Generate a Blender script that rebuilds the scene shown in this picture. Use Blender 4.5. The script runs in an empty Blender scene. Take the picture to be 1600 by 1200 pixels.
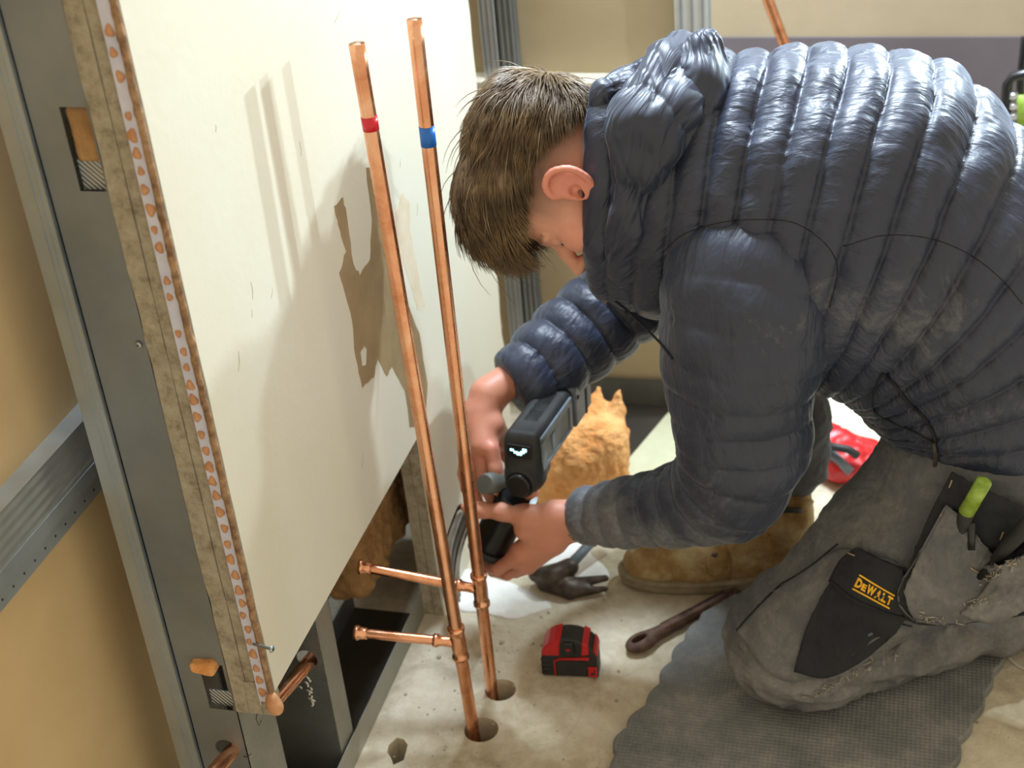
import bpy, bmesh, math, random
import numpy as np
from mathutils import Vector, Matrix, noise
from mathutils.bvhtree import BVHTree

# ---------------------------------------------------------------- camera, world, lights
FPX, PITCH, ROLL, YAW, CAMH = 2300.0, math.radians(31), math.radians(5.7), math.radians(17.4), 1.82
fh = Vector((-math.sin(YAW), math.cos(YAW), 0)); rt = Vector((math.cos(YAW), math.sin(YAW), 0)); up = Vector((0, 0, 1))
CF = fh*math.cos(PITCH) - up*math.sin(PITCH)
cu_ = fh*math.sin(PITCH) + up*math.cos(PITCH)
CR = rt*math.cos(ROLL) - cu_*math.sin(ROLL)
CU = rt*math.sin(ROLL) + cu_*math.cos(ROLL)
CO = Vector((0, 0, CAMH))
scene = bpy.context.scene
cam_data = bpy.data.cameras.new('camera'); cam = bpy.data.objects.new('camera', cam_data)
scene.collection.objects.link(cam)
m3 = Matrix((CR, CU, -CF)).transposed()
cam.matrix_world = Matrix.Translation(CO) @ m3.to_4x4()
cam_data.sensor_width = 36; cam_data.lens = FPX/1600*36; cam_data.clip_start = .05
cam_data.dof.use_dof = True; cam_data.dof.focus_distance = 2.05; cam_data.dof.aperture_fstop = 4.5
scene.camera = cam
scene.view_settings.view_transform = 'Standard'; scene.view_settings.look = 'None'
scene.view_settings.gamma = 1; scene.view_settings.use_curve_mapping = False
scene.view_settings.exposure = 0.0

world = bpy.data.worlds.new('world'); scene.world = world; world.use_nodes = True
bg = world.node_tree.nodes['Background']
bg.inputs[0].default_value = (1.0, .88, .66, 1); bg.inputs[1].default_value = .88

def area_light(name, loc, target, size, power, color):
    d = bpy.data.lights.new(name, 'AREA'); d.shape = 'DISK'; d.size = size; d.energy = power; d.color = color
    o = bpy.data.objects.new(name, d); scene.collection.objects.link(o); o.location = loc
    o.rotation_euler = (Vector(target)-Vector(loc)).to_track_quat('-Z', 'Y').to_euler(); return o
area_light('work_light_lamp', (.25, 2.95, 1.40), (-.8, 1.9, 1.0), .05, 16.5, (.76, .93, 1))
area_light('work_light_lamp', (.30, 2.56, 1.40), (-.8, 1.8, 1.0), .04, 7.5, (.76, .93, 1))
area_light('ceiling_panel_lamp', (-.62, 3.0, 2.8), (-.1, 2.1, .6), .8, 240, (.74, .87, 1))

# ---------------------------------------------------------------- helpers
def ray(x, y): return CF + CR*((x-800)/FPX) + CU*((600-y)/FPX)
def at(x, y, Y):            # point on the vertical plane Y
    d = ray(x, y); return CO + d*((Y-CO.y)/d.y)
def onx(x, y, X):
    d = ray(x, y); return CO + d*((X-CO.x)/d.x)
def onz(x, y, Z=0.0):
    d = ray(x, y); return CO + d*((Z-CO.z)/d.z)

def lin(c):
    return tuple(((v/255)/12.92 if v/255 <= .04045 else ((v/255+.055)/1.055)**2.4) for v in c) + (1,)
class NT:
    def __init__(s, name):
        s.m = bpy.data.materials.new(name); s.m.use_nodes = True; s.t = s.m.node_tree
        s.b = s.t.nodes['Principled BSDF']
    def n(s, typ, **kw):
        nd = s.t.nodes.new(typ)
        for k, v in kw.items():
            if k.startswith('i_'):
                key = k[2:]; key = int(key) if key.isdigit() else key.replace('_', ' ')
                nd.inputs[key].default_value = v
            else: setattr(nd, k, v)
        return nd
    def l(s, a, b): s.t.links.new(a, b)
    def co(s, kind='Object'):
        return s.n('ShaderNodeTexCoord').outputs[kind]
    def noise(s, scale, detail=5, rough=.6, vec=None, dist=0):
        nd = s.n('ShaderNodeTexNoise'); nd.inputs['Scale'].default_value = scale; nd.inputs['Detail'].default_value = detail
        nd.inputs['Roughness'].default_value = rough; nd.inputs['Distortion'].default_value = dist
        s.l(vec if vec is not None else s.co(), nd.inputs['Vector']); return nd.outputs[0]
    def ramp(s, fac, stops):
        r = s.n('ShaderNodeValToRGB'); e = r.color_ramp.elements
        while len(e) < len(stops): e.new(.5)
        for k, (p, c) in enumerate(stops):
            e[k].position = p; e[k].color = c if len(c) == 4 else lin(c)
        s.l(fac, r.inputs[0]); return r.outputs[0]
    def mix(s, fac, a, b, mode='MIX'):
        x = s.n('ShaderNodeMix', data_type='RGBA', blend_type=mode)
        for sock, v in ((x.inputs[0], fac), (x.inputs[6], a), (x.inputs[7], b)):
            if hasattr(v, 'links') or hasattr(v, 'is_linked'): s.l(v, sock)
            else: sock.default_value = v
        return x.outputs[2]
    def bump(s, h, strength=.3, dist=.002):
        b = s.n('ShaderNodeBump'); b.inputs['Strength'].default_value = strength; b.inputs['Distance'].default_value = dist
        s.l(h, b.inputs['Height'])
        if s.b.inputs['Normal'].is_linked: s.l(s.b.inputs['Normal'].links[0].from_socket, b.inputs['Normal'])
        s.l(b.outputs[0], s.b.inputs['Normal']); return b
    def set(s, **kw):
        for k, v in kw.items():
            k = k.replace('_', ' ')
            if hasattr(v, 'is_linked'): s.l(v, s.b.inputs[k])
            else: s.b.inputs[k].default_value = v
        return s

def simple(name, c1, c2=None, rough=.6, scale=20, metal=0, bump=0, bscale=None, bd=.001, spec=.5):
    t = NT(name)
    if c2 is None: t.set(Base_Color=lin(c1))
    else: t.set(Base_Color=t.ramp(t.noise(scale), [(.35, c1), (.65, c2)]))
    t.set(Roughness=rough, Metallic=metal); t.b.inputs['Specular IOR Level'].default_value = spec
    if bump: t.bump(t.noise(bscale or scale*2), bump, bd)
    return t.m
M = {}

def col(o, parent=None):
    scene.collection.objects.link(o)
    if parent is not None: o.parent = parent
    return o
def obj(name, verts, faces, mat, parent=None, smooth=True, mats=None):
    me = bpy.data.meshes.new(name); me.from_pydata([tuple(v) for v in verts], [], [tuple(f) for f in faces]); me.update()
    o = bpy.data.objects.new(name, me)
    for mm in (mats or [mat]): me.materials.append(M[mm] if isinstance(mm, str) else mm)
    if smooth: me.polygons.foreach_set('use_smooth', [True]*len(me.polygons))
    return col(o, parent)
def objbm(name, bm, mat, parent=None, smooth=False, mats=None):
    me = bpy.data.meshes.new(name); bm.normal_update(); bm.to_mesh(me); bm.free()
    o = bpy.data.objects.new(name, me)
    for mm in (mats or [mat]): me.materials.append(M[mm] if isinstance(mm, str) else mm)
    if smooth: me.polygons.foreach_set('use_smooth', [True]*len(me.polygons))
    return col(o, parent)
def tag(o, label=None, cat=None, group=None, kind=None):
    if label: o['label'] = label
    if cat: o['category'] = cat
    if group: o['group'] = group
    if kind: o['kind'] = kind
    return o
def empty(name, loc, label, cat, group=None):
    o = bpy.data.objects.new(name, None); o.empty_display_size = .02
    # parts are modelled in world coordinates; the base empty stays at the origin of the parts' frame
    o.location = (0, 0, 0); scene.collection.objects.link(o); return tag(o, label, cat, group)
def rebase(root, loc):
    loc = Vector(loc); root.location = loc
    for ch in root.children: ch.location = Vector(ch.location) - loc
def bx(bm, x0, x1, y0, y1, z0, z1, mi=0, rot=None, bevel=0):
    vs = [bm.verts.new((x, y, z)) for x in (x0, x1) for y in (y0, y1) for z in (z0, z1)]
    if rot is not None:
        for v in vs: v.co = rot @ v.co
    q = [(0, 1, 3, 2), (4, 6, 7, 5), (0, 4, 5, 1), (2, 3, 7, 6), (0, 2, 6, 4), (1, 5, 7, 3)]
    fs = []
    for f in q:
        fc = bm.faces.new([vs[i] for i in f]); fc.material_index = mi; fs.append(fc)
    if bevel:
        es = list({e for f in fs for e in f.edges})
        r = bmesh.ops.bevel(bm, geom=es, offset=bevel, segments=2, affect='EDGES', profile=.5)
        for f in r['faces']: f.material_index = mi
    return vs
def frame_rot(origin, xdir, zdir=(0, 0, 1)):
    x = Vector(xdir).normalized(); z = Vector(zdir); z = (z - x*z.dot(x)).normalized(); y = z.cross(x)
    return Matrix.Translation(Vector(origin)) @ Matrix((x, y, z)).transposed().to_4x4()
def catmull(pts, n):
    P = [np.array(p, float) for p in pts]; P = [2*P[0]-P[1]] + P + [2*P[-1]-P[-2]]; out = []
    m = len(P)-3
    for k in range(n):
        u = k/(n-1)*m; i = min(int(u), m-1); t = u-i
        a, b, c, d = P[i:i+4]
        out.append(.5*((2*b)+(c-a)*t+(2*a-5*b+4*c-d)*t*t+(3*b-a-3*c+d)*t**3))
    return np.array(out)
def tube_geo(pts, radii, seg=16, cap=True, hollow=0):
    """tube along points; returns verts, faces"""
    pts = [Vector(p) for p in pts]; n = len(pts)
    if not hasattr(radii, '__len__'): radii = [radii]*n
    V = []; Fc = []; prev = None
    for i, p in enumerate(pts):
        t = (pts[min(i+1, n-1)]-pts[max(i-1, 0)])
        if t.length < 1e-9: t = Vector((0, 0, 1)) if prev is None else tp
        t.normalize(); tp = t
        if prev is None:
            a = Vector((0, 0, 1)) if abs(t.z) < .9 else Vector((1, 0, 0)); a = (a-t*a.dot(t)).normalized()
        else: a = (prev-t*prev.dot(t)).normalized()
        prev = a; b = t.cross(a)
        for k in range(seg):
            w = 2*math.pi*k/seg; V.append(p+(a*math.cos(w)+b*math.sin(w))*radii[i])
    for i in range(n-1):
        for k in range(seg):
            k2 = (k+1) % seg; Fc.append((i*seg+k, i*seg+k2, (i+1)*seg+k2, (i+1)*seg+k))
    if cap:
        Fc.append(tuple(range(seg))[::-1]); Fc.append(tuple((n-1)*seg+k for k in range(seg)))
    return V, Fc
def tube(name, pts, radii, mat, parent=None, seg=16, cap=True, smooth=True):
    v, f = tube_geo(pts, radii, seg, cap)
    o = obj(name, v, f, mat, parent, smooth)
    if cap and smooth:
        me = o.data
        me.polygons[len(me.polygons)-1].use_smooth = False; me.polygons[len(me.polygons)-2].use_smooth = False
    return o
def join_geo(parts):
    V = []; Fc = []
    for v, f in parts:
        n = len(V); V += list(v); Fc += [tuple(i+n for i in q) for q in f]
    return V, Fc
def fbm(p, s, oct=3):
    r = 0; a = 1; tot = 0
    for i in range(oct):
        r += a*noise.noise(Vector(p)*s); tot += a; a *= .5; s *= 2.1
    return r/tot
def plate(name, outer, holes, origin, ux, uy, thick, mat, parent=None, mats=None):
    """flat plate with real holes; outer/holes are 2D loops in the (ux,uy) frame; extruded along ux x uy"""
    bm = bmesh.new(); ux = Vector(ux); uy = Vector(uy); nz = ux.cross(uy).normalized(); O = Vector(origin)
    edges = []
    for lp in [outer]+holes:
        vs = [bm.verts.new(O+ux*a+uy*b) for a, b in lp]
        for i in range(len(vs)): edges.append(bm.edges.new((vs[i], vs[(i+1) % len(vs)])))
    bmesh.ops.triangle_fill(bm, edges=edges, use_beauty=True, use_dissolve=False)
    bmesh.ops.recalc_face_normals(bm, faces=bm.faces)
    r = bmesh.ops.extrude_face_region(bm, geom=list(bm.faces))
    bmesh.ops.translate(bm, vec=nz*thick, verts=[g for g in r['geom'] if isinstance(g, bmesh.types.BMVert)])
    bmesh.ops.recalc_face_normals(bm, faces=bm.faces)
    return objbm(name, bm, mat, parent, mats=mats)
def circ(cx, cy, r, n=24, rx=None): return [(cx+(rx or r)*math.cos(2*math.pi*k/n), cy+r*math.sin(2*math.pi*k/n)) for k in range(n)]
def rect(x0, x1, y0, y1): return [(x0, y0), (x1, y0), (x1, y1), (x0, y1)]

# ---- implicit surfaces (smooth blends of tapered capsules and ellipsoids) meshed with surface nets
class Field:
    def __init__(s, lo, hi, h):
        s.lo = np.array(lo, float); s.h = h; s.n = np.ceil((np.array(hi)-s.lo)/h).astype(int)+1
        s.V = np.full(tuple(s.n), .05, np.float32)
    def _sub(s, lo, hi):
        a = np.maximum(np.floor((lo-s.lo)/s.h).astype(int), 0); b = np.minimum(np.ceil((hi-s.lo)/s.h).astype(int)+1, s.n)
        if np.any(b <= a): return None
        sl = tuple(slice(int(a[i]), int(b[i])) for i in range(3))
        g = [((np.arange(a[i], b[i])*s.h+s.lo[i]).astype(np.float32)) for i in range(3)]
        return sl, g[0][:, None, None], g[1][None, :, None], g[2][None, None, :]
    def _comb(s, sl, d, k, op):
        v = s.V[sl]
        if op == 'add':
            h = np.maximum(k-np.abs(v-d), 0)/k; s.V[sl] = np.minimum(v, d)-h*h*k*.25
        else:
            h = np.maximum(k-np.abs(v+d), 0)/k; s.V[sl] = np.maximum(v, -d)+h*h*k*.25
    def cone(s, a, b, ra, rb=None, k=.01, op='add'):
        rb = ra if rb is None else rb; a = np.array(a, float); b = np.array(b, float); R = max(ra, rb)+.05
        q = s._sub(np.minimum(a, b)-R, np.maximum(a, b)+R)
        if q is None: return s
        sl, X, Y, Z = q; d = b-a; L = max(float(d@d), 1e-12)
        t = np.clip(((X-a[0])*d[0]+(Y-a[1])*d[1]+(Z-a[2])*d[2])/L, 0, 1)
        D = np.sqrt((X-a[0]-t*d[0])**2+(Y-a[1]-t*d[1])**2+(Z-a[2]-t*d[2])**2)-(ra+(rb-ra)*t)
        s._comb(sl, D.astype(np.float32), k, op); return s
    def chain(s, pts, rs, k=.008, op='add'):
        for i in range(len(pts)-1): s.cone(pts[i], pts[i+1], rs[i], rs[i+1], k, op)
        return s
    def ell(s, c, r, axes=None, k=.01, op='add'):
        c = np.array(c, float); r = np.array(r, float); A = np.eye(3) if axes is None else np.array([list(v) for v in axes], float)
        R = r.max()+.05; q = s._sub(c-R, c+R)
        if q is None: return s
        sl, X, Y, Z = q; X = X-c[0]; Y = Y-c[1]; Z = Z-c[2]
        u = [(X*A[i, 0]+Y*A[i, 1]+Z*A[i, 2]) for i in range(3)]
        k0 = np.sqrt(sum((u[i]/r[i])**2 for i in range(3))); k1 = np.sqrt(sum((u[i]/r[i]**2)**2 for i in range(3)))+1e-6
        s._comb(sl, np.clip(k0*(k0-1)/k1, -.06, .06).astype(np.float32), k, op); return s
    def box(s, M4, half, r=.005, k=.005, op='add'):
        half = np.array(half, float); Mi = np.array(M4.inverted()); c = np.array(M4.translation); R = np.linalg.norm(half)+.03
        q = s._sub(c-R, c+R)
        if q is None: return s
        sl, X, Y, Z = q
        u = [np.abs(X*Mi[i, 0]+Y*Mi[i, 1]+Z*Mi[i, 2]+Mi[i, 3])-half[i]+r for i in range(3)]
        D = np.sqrt(sum(np.maximum(w, 0)**2 for w in u))+np.minimum(np.maximum(np.maximum(u[0], u[1]), u[2]), 0)-r
        s._comb(sl, D.astype(np.float32), k, op); return s
    def mesh(s):
        V = s.V; S = V < 0; nx, ny, nz = V.shape
        cnt = np.zeros((nx-1, ny-1, nz-1), np.int8)
        for i in (0, 1):
            for j in (0, 1):
                for k in (0, 1): cnt += S[i:nx-1+i, j:ny-1+j, k:nz-1+k]
        act = (cnt > 0) & (cnt < 8); idx = -np.ones(act.shape, np.int32); ii, jj, kk = np.nonzero(act)
        idx[ii, jj, kk] = np.arange(len(ii)); P = np.zeros((len(ii), 3)); W = np.zeros(len(ii))
        C = [(i, j, k) for i in (0, 1) for j in (0, 1) for k in (0, 1)]
        for a in C:
            for ax in range(3):
                if a[ax]: continue
                b = list(a); b[ax] = 1
                va = V[ii+a[0], jj+a[1], kk+a[2]]; vb = V[ii+b[0], jj+b[1], kk+b[2]]
                cr = (va < 0) != (vb < 0); t = np.where(cr, va/np.where(cr, va-vb, 1), 0)
                for c in range(3): P[:, c] += np.where(cr, (a[c] + (t if c == ax else 0)), 0)
                W += cr
        P = P/W[:, None]+np.stack([ii, jj, kk], 1); P = P*s.h+s.lo
        Q = []
        for ax in range(3):
            sa = [slice(1, n-1) for n in V.shape]; sa[ax] = slice(0, V.shape[ax]-1)
            sb = list(sa); sb[ax] = slice(1, V.shape[ax])
            A = S[tuple(sa)]; B = S[tuple(sb)]; e = np.argwhere(A != B)
            if not len(e): continue
            off = np.array([1, 1, 1]); off[ax] = 0; e2 = e+off
            fl = A[tuple(e.T)]; u, w = [(1, 2), (2, 0), (0, 1)][ax]
            def g(du, dw):
                q = e2.copy(); q[:, u] -= du; q[:, w] -= dw; return idx[q[:, 0], q[:, 1], q[:, 2]]
            q = np.stack([g(1, 1), g(0, 1), g(0, 0), g(1, 0)], 1)
            q[~fl] = q[~fl][:, ::-1]; Q.append(q)
        return P, np.concatenate(Q)
def meshobj(name, P, Q, mat, parent=None, mats=None):
    me = bpy.data.meshes.new(name); me.vertices.add(len(P)); me.vertices.foreach_set('co', np.asarray(P, np.float32).ravel())
    me.loops.add(Q.size); me.loops.foreach_set('vertex_index', Q.astype(np.int32).ravel())
    me.polygons.add(len(Q)); me.polygons.foreach_set('loop_start', np.arange(0, Q.size, 4, dtype=np.int32))
    me.polygons.foreach_set('use_smooth', np.ones(len(Q), bool)); me.update(calc_edges=True); me.validate()
    for mm in (mats or [mat]): me.materials.append(M[mm])
    return col(bpy.data.objects.new(name, me), parent)
def smooth_verts(P, Q, it=2, lam=.5):
    e = np.concatenate([Q[:, [0, 1]], Q[:, [1, 2]], Q[:, [2, 3]], Q[:, [3, 0]]]); P = P.copy()
    deg = np.bincount(e.ravel(), minlength=len(P)).astype(float)
    for _ in range(it):
        a = np.zeros_like(P)
        for c in range(3):
            a[:, c] = np.bincount(e[:, 0], P[e[:, 1], c], len(P))+np.bincount(e[:, 1], P[e[:, 0], c], len(P))
        P += lam*(a/deg[:, None]-P)
    return P
def vnormals(P, Q):
    n = np.cross(P[Q[:, 2]]-P[Q[:, 0]], P[Q[:, 3]]-P[Q[:, 1]]); N = np.zeros_like(P)
    for c in range(3):
        for k in range(4): N[:, c] += np.bincount(Q[:, k], n[:, c], len(P))
    return N/(np.linalg.norm(N, axis=1)[:, None]+1e-12)
def bvh_of(*objs):
    V = []; Fc = []
    for o in objs:
        n = len(V); mw = o.matrix_world if o.parent is None else Matrix.Identity(4)
        V += [v.co.copy() for v in o.data.vertices]; Fc += [tuple(i+n for i in p.vertices) for p in o.data.polygons]
    return BVHTree.FromPolygons(V, Fc)
def cast(bvh, x, y, off=.002, fall=None):
    d = ray(x, y).normalized(); h = bvh.ray_cast(CO, d)
    if h[0] is None: return at(x, y, fall) if fall else None
    n = h[1]; n = n if n.dot(d) < 0 else -n
    return h[0]+n*off
def coons(T, B, L, R, nu, nv):
    T, B, L, R = [catmull(q, n) for q, n in ((T, nu), (B, nu), (L, nv), (R, nv))]
    G = np.zeros((nv, nu, T.shape[1]))
    for j in range(nv):
        for i in range(nu):
            u = i/(nu-1); v = j/(nv-1)
            G[j, i] = (1-v)*T[i]+v*B[i]+(1-u)*L[j]+u*R[j]-((1-u)*(1-v)*T[0]+u*(1-v)*T[-1]+(1-u)*v*B[0]+u*v*B[-1])
    return G
def sheet(name, G, thick, mat, parent=None, mats=None):
    """closed sheet from a grid of 3D points, thickened away from the camera side"""
    nv, nu = len(G), len(G[0]); P = [[Vector(p) for p in r] for r in G]; V = []; Bk = []
    for j in range(nv):
        for i in range(nu):
            a = P[j][min(i+1, nu-1)]-P[j][max(i-1, 0)]; b = P[min(j+1, nv-1)][i]-P[max(j-1, 0)][i]
            n = a.cross(b)
            n = n.normalized() if n.length > 1e-12 else Vector((0, -1, 0))
            if n.dot(CF) > 0: n = -n
            V.append(P[j][i]); Bk.append(P[j][i]-n*thick)
    N = len(V); Fc = []
    I = lambda j, i: j*nu+i
    for j in range(nv-1):
        for i in range(nu-1):
            Fc.append((I(j, i), I(j+1, i), I(j+1, i+1), I(j, i+1))); Fc.append((N+I(j, i), N+I(j, i+1), N+I(j+1, i+1), N+I(j+1, i)))
    lp = [I(0, i) for i in range(nu)]+[I(j, nu-1) for j in range(1, nv)]+[I(nv-1, i) for i in range(nu-2, -1, -1)]+[I(j, 0) for j in range(nv-2, 0, -1)]
    for k in range(len(lp)):
        a, b = lp[k], lp[(k+1) % len(lp)]; Fc.append((a, b, N+b, N+a))
    return obj(name, V+Bk, Fc, mat, parent, True, mats)

# ---------------------------------------------------------------- materials
def mat_concrete():
    t = NT('concrete_floor'); co = t.co()
    base = t.ramp(t.noise(3.2, 6, .65, co), [(.3, (172, 158, 130)), (.5, (198, 186, 162)), (.72, (220, 211, 192))])
    spots = t.ramp(t.noise(38, 4, .6, co), [(.40, (0, 0, 0)), (.72, (255, 255, 255))])
    c = t.mix(spots, base, t.mix(.6, base, lin((222, 214, 194))))
    vo = t.n('ShaderNodeTexVoronoi'); vo.inputs['Scale'].default_value = 75; t.l(co, vo.inputs['Vector'])
    grit = t.ramp(vo.outputs['Distance'], [(.05, (255, 255, 255)), (.16, (0, 0, 0))])
    sel = t.ramp(t.noise(22, 2, .5, co), [(.58, (0, 0, 0)), (.64, (255, 255, 255))])
    gm = t.mix(1.0, grit, sel, 'MULTIPLY'); c = t.mix(gm, c, lin((226, 216, 190)))
    st = t.ramp(t.noise(7, 5, .7, co, 1.2), [(.54, (0, 0, 0)), (.68, (255, 255, 255))])
    c = t.mix(t.mix(1.0, st, lin((150, 150, 150)), 'MULTIPLY'), c, lin((110, 88, 66)))
    t.set(Base_Color=c, Roughness=.92); t.b.inputs['Specular IOR Level'].default_value = .2
    t.bump(t.noise(60, 6, .7, co), .8, .005); t.bump(gm, .6, .003); return t.m
M['concrete'] = mat_concrete()
def mat_wall():
    t = NT('cream_paint'); co = t.co()
    c = t.ramp(t.noise(2.6, 5, .6, co), [(.3, (212, 206, 188)), (.7, (217, 213, 199))])
    sc = t.ramp(t.noise(26, 8, .75, co, 2.0), [(.70, (0, 0, 0)), (.76, (255, 255, 255))])
    c = t.mix(t.mix(1.0, sc, lin((110, 110, 110)), 'MULTIPLY'), c, lin((176, 168, 146)))
    t.set(Base_Color=c, Roughness=.62); t.b.inputs['Specular IOR Level'].default_value = .3
    t.bump(t.noise(55, 6, .6, co), .16, .002); return t.m
M['paint'] = mat_wall()
def mat_galv(name, a, b, knurl=None, rough=.38, metal=.75):
    t = NT(name); co = t.co()
    t.set(Base_Color=t.ramp(t.noise(5, 5, .6, co), [(.3, a), (.7, b)]), Metallic=metal,
          Roughness=t.n('ShaderNodeMapRange', i_1=.3, i_2=.7, i_3=rough-.06, i_4=rough+.12).outputs[0])
    mr = t.b.inputs['Roughness'].links[0].from_node; t.l(t.noise(14, 4, .6, co), mr.inputs[0])
    if knurl:
        ax, sc = knurl; w = t.n('ShaderNodeTexWave', wave_type='BANDS', bands_direction=ax)
        w.inputs['Scale'].default_value = sc; t.l(co, w.inputs['Vector']); t.bump(w.outputs[1], .55, .0016)
    else: t.bump(t.noise(9, 3, .5, co), .08, .004)
    return t.m
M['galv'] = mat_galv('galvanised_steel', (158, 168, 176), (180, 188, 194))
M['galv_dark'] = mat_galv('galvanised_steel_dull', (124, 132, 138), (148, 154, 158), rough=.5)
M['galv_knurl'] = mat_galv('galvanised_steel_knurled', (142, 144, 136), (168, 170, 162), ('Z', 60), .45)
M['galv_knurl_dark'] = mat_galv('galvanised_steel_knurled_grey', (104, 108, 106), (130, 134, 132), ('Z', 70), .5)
M['galv_rib'] = mat_galv('galvanised_steel_ribbed', (160, 166, 168), (188, 194, 196), ('Z', 22), .35)
M['galv_track'] = mat_galv('galvanised_track', (146, 148, 138), (170, 170, 160), ('Y', 55), .5, .55)
def mat_copper():
    t = NT('copper'); co = t.co()
    c = t.ramp(t.noise(11, 5, .65, co, .8), [(.28, (206, 136, 100)), (.5, (234, 170, 132)), (.75, (246, 198, 164))])
    t.set(Base_Color=c, Metallic=1.0); mr = t.n('ShaderNodeMapRange', i_1=.3, i_2=.7, i_3=.17, i_4=.36)
    t.l(t.noise(30, 5, .6, co), mr.inputs[0]); t.l(mr.outputs[0], t.b.inputs['Roughness'])
    t.bump(t.noise(45, 3, .5, co), .08, .001); return t.m
M['copper'] = mat_copper()
M['copper_dark'] = simple('copper_inside', (96, 50, 30), (130, 72, 46), .5, 30, .8)
def mat_down(name, a, b, dust, dlo, dhi, wr=.35, rough=.5, spec=.35, wscale=34, sheen=0):
    t = NT(name); co = t.co()
    c = t.ramp(t.noise(7, 5, .6, co), [(.3, a), (.7, b)])
    at_ = t.n('ShaderNodeAttribute', attribute_name='dust'); ds = t.n('ShaderNodeMath', operation='MULTIPLY_ADD'); t.l(at_.outputs['Fac'], ds.inputs[0]); ds.inputs[1].default_value = .26
    t.l(t.noise(9, 10, .78, co, .6), ds.inputs[2]); d = t.ramp(ds.outputs[0], [(dlo, (0, 0, 0)), (dhi, (255, 255, 255))])
    dd = t.n('ShaderNodeMath', operation='MULTIPLY'); t.l(d, dd.inputs[0]); dd.inputs[1].default_value = 1
    fine = t.ramp(t.noise(110, 9, .8, co), [(.48, (0, 0, 0)), (.72, (150, 150, 150))])
    d2 = t.n('ShaderNodeMath', operation='MULTIPLY'); t.l(dd.outputs[0], d2.inputs[0]); t.l(fine, d2.inputs[1])
    d3 = t.n('ShaderNodeMath', operation='MULTIPLY_ADD', use_clamp=True); t.l(dd.outputs[0], d3.inputs[0]); d3.inputs[1].default_value = .26; t.l(d2.outputs[0], d3.inputs[2])
    c = t.mix(d3.outputs[0], c, lin(dust)); t.set(Base_Color=c)
    rr = t.n('ShaderNodeMath', operation='MULTIPLY_ADD', use_clamp=True); t.l(d3.outputs[0], rr.inputs[0]); rr.inputs[1].default_value = .4; rr.inputs[2].default_value = rough
    t.l(rr.outputs[0], t.b.inputs['Roughness']); t.b.inputs['Specular IOR Level'].default_value = spec
    mp = t.n('ShaderNodeMapping'); mp.inputs['Scale'].default_value = (1.6, 1.0, .8); t.l(co, mp.inputs['Vector'])
    if sheen:
        qa = t.n('ShaderNodeAttribute', attribute_name='q'); t.bump(t.noise(1.0, 3, .55, qa.outputs['Vector'], .4), wr, .010)
        t.b.inputs['Sheen Weight'].default_value = sheen; t.b.inputs['Sheen Roughness'].default_value = .35; t.b.inputs['Sheen Tint'].default_value = (.72, .84, 1, 1)
    else: t.bump(t.noise(wscale, 3, .5, mp.outputs[0], 1.0), wr, .012)
    t.bump(t.noise(420, 2, .5, co), .06, .001)
    return t.m
M['jacket'] = mat_down('navy_down_jacket', (36, 42, 60), (45, 51, 71), (156, 154, 148), .60, .78, .42, .46, .55, 26, .2)
M['jacket_dark'] = mat_down('navy_jacket_hem', (36, 39, 48), (46, 50, 60), (150, 145, 135), .6, .8, .25)
M['denim'] = mat_down('black_work_trousers', (84, 85, 90), (104, 104, 106), (186, 182, 172), .48, .80, .35, .85, .12, 26)
M['denim_dark'] = mat_down('black_reinforced_fabric', (42, 43, 48), (56, 57, 60), (120, 114, 104), .62, .85, .28, .85, .12, 30)
M['lining'] = simple('dark_lining', (20, 22, 28), (28, 30, 36), .9, 30, 0, .2)
def mat_skin():
    t = NT('skin'); co = t.co(); a = t.n('ShaderNodeAttribute', attribute_name='tint')
    c = t.mix(t.ramp(t.noise(60, 5, .6, co), [(.35, (0, 0, 0)), (.7, (255, 255, 255))]), a.outputs['Color'], t.mix(.25, a.outputs['Color'], lin((196, 120, 98))))
    t.set(Base_Color=c, Roughness=.48, Subsurface_Weight=.12, Subsurface_Scale=.01)
    t.b.inputs['Subsurface Radius'].default_value = (1, .35, .2)
    t.bump(t.noise(130, 4, .6, co), .18, .0015); return t.m
M['skin'] = mat_skin()
def mat_hair():
    t = NT('brown_hair'); co = t.co()
    c = t.ramp(t.noise(34, 3, .6, co), [(.3, (84, 68, 50)), (.6, (124, 102, 74)), (.85, (172, 146, 108))])
    t.set(Base_Color=c, Roughness=.42); t.b.inputs['Specular IOR Level'].default_value = .4; return t.m
M['hair'] = mat_hair()
M['brown_board'] = simple('brown_board_paper', (196, 168, 124), (206, 180, 136), .85, 4, 0, .12, 120)
M['board_dim'] = simple('beige_board', (176, 160, 130), (188, 172, 142), .85, 3, 0, .08, 90)
M['far_board'] = simple('far_board_paper', (150, 136, 112), (162, 148, 124), .85, 3)
M['purple_board'] = simple('purple_grey_board', (88, 80, 86), (98, 90, 95), .85, 3, 0, .08, 90)
def mat_core():
    t = NT('gypsum_core'); co = t.co()
    c = t.ramp(t.noise(40, 7, .75, co), [(.3, (128, 116, 98)), (.48, (172, 162, 142)), (.7, (198, 190, 172))])
    mp = t.n('ShaderNodeMapping'); mp.inputs['Scale'].default_value = (90, 10, 300); t.l(co, mp.inputs['Vector'])
    k = t.ramp(t.noise(1.0, 4, .7, mp.outputs[0]), [(.62, (0, 0, 0)), (.7, (255, 255, 255))])
    c = t.mix(t.mix(1.0, k, lin((150, 150, 150)), 'MULTIPLY'), c, lin((120, 96, 72)))
    t.set(Base_Color=c, Roughness=.95); t.bump(t.noise(90, 7, .8, co), .9, .004); return t.m
M['core'] = mat_core()
M['torn_paper'] = simple('torn_paper', (112, 82, 58), (172, 138, 104), .9, 60, 0, .7, 120, .004)
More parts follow.
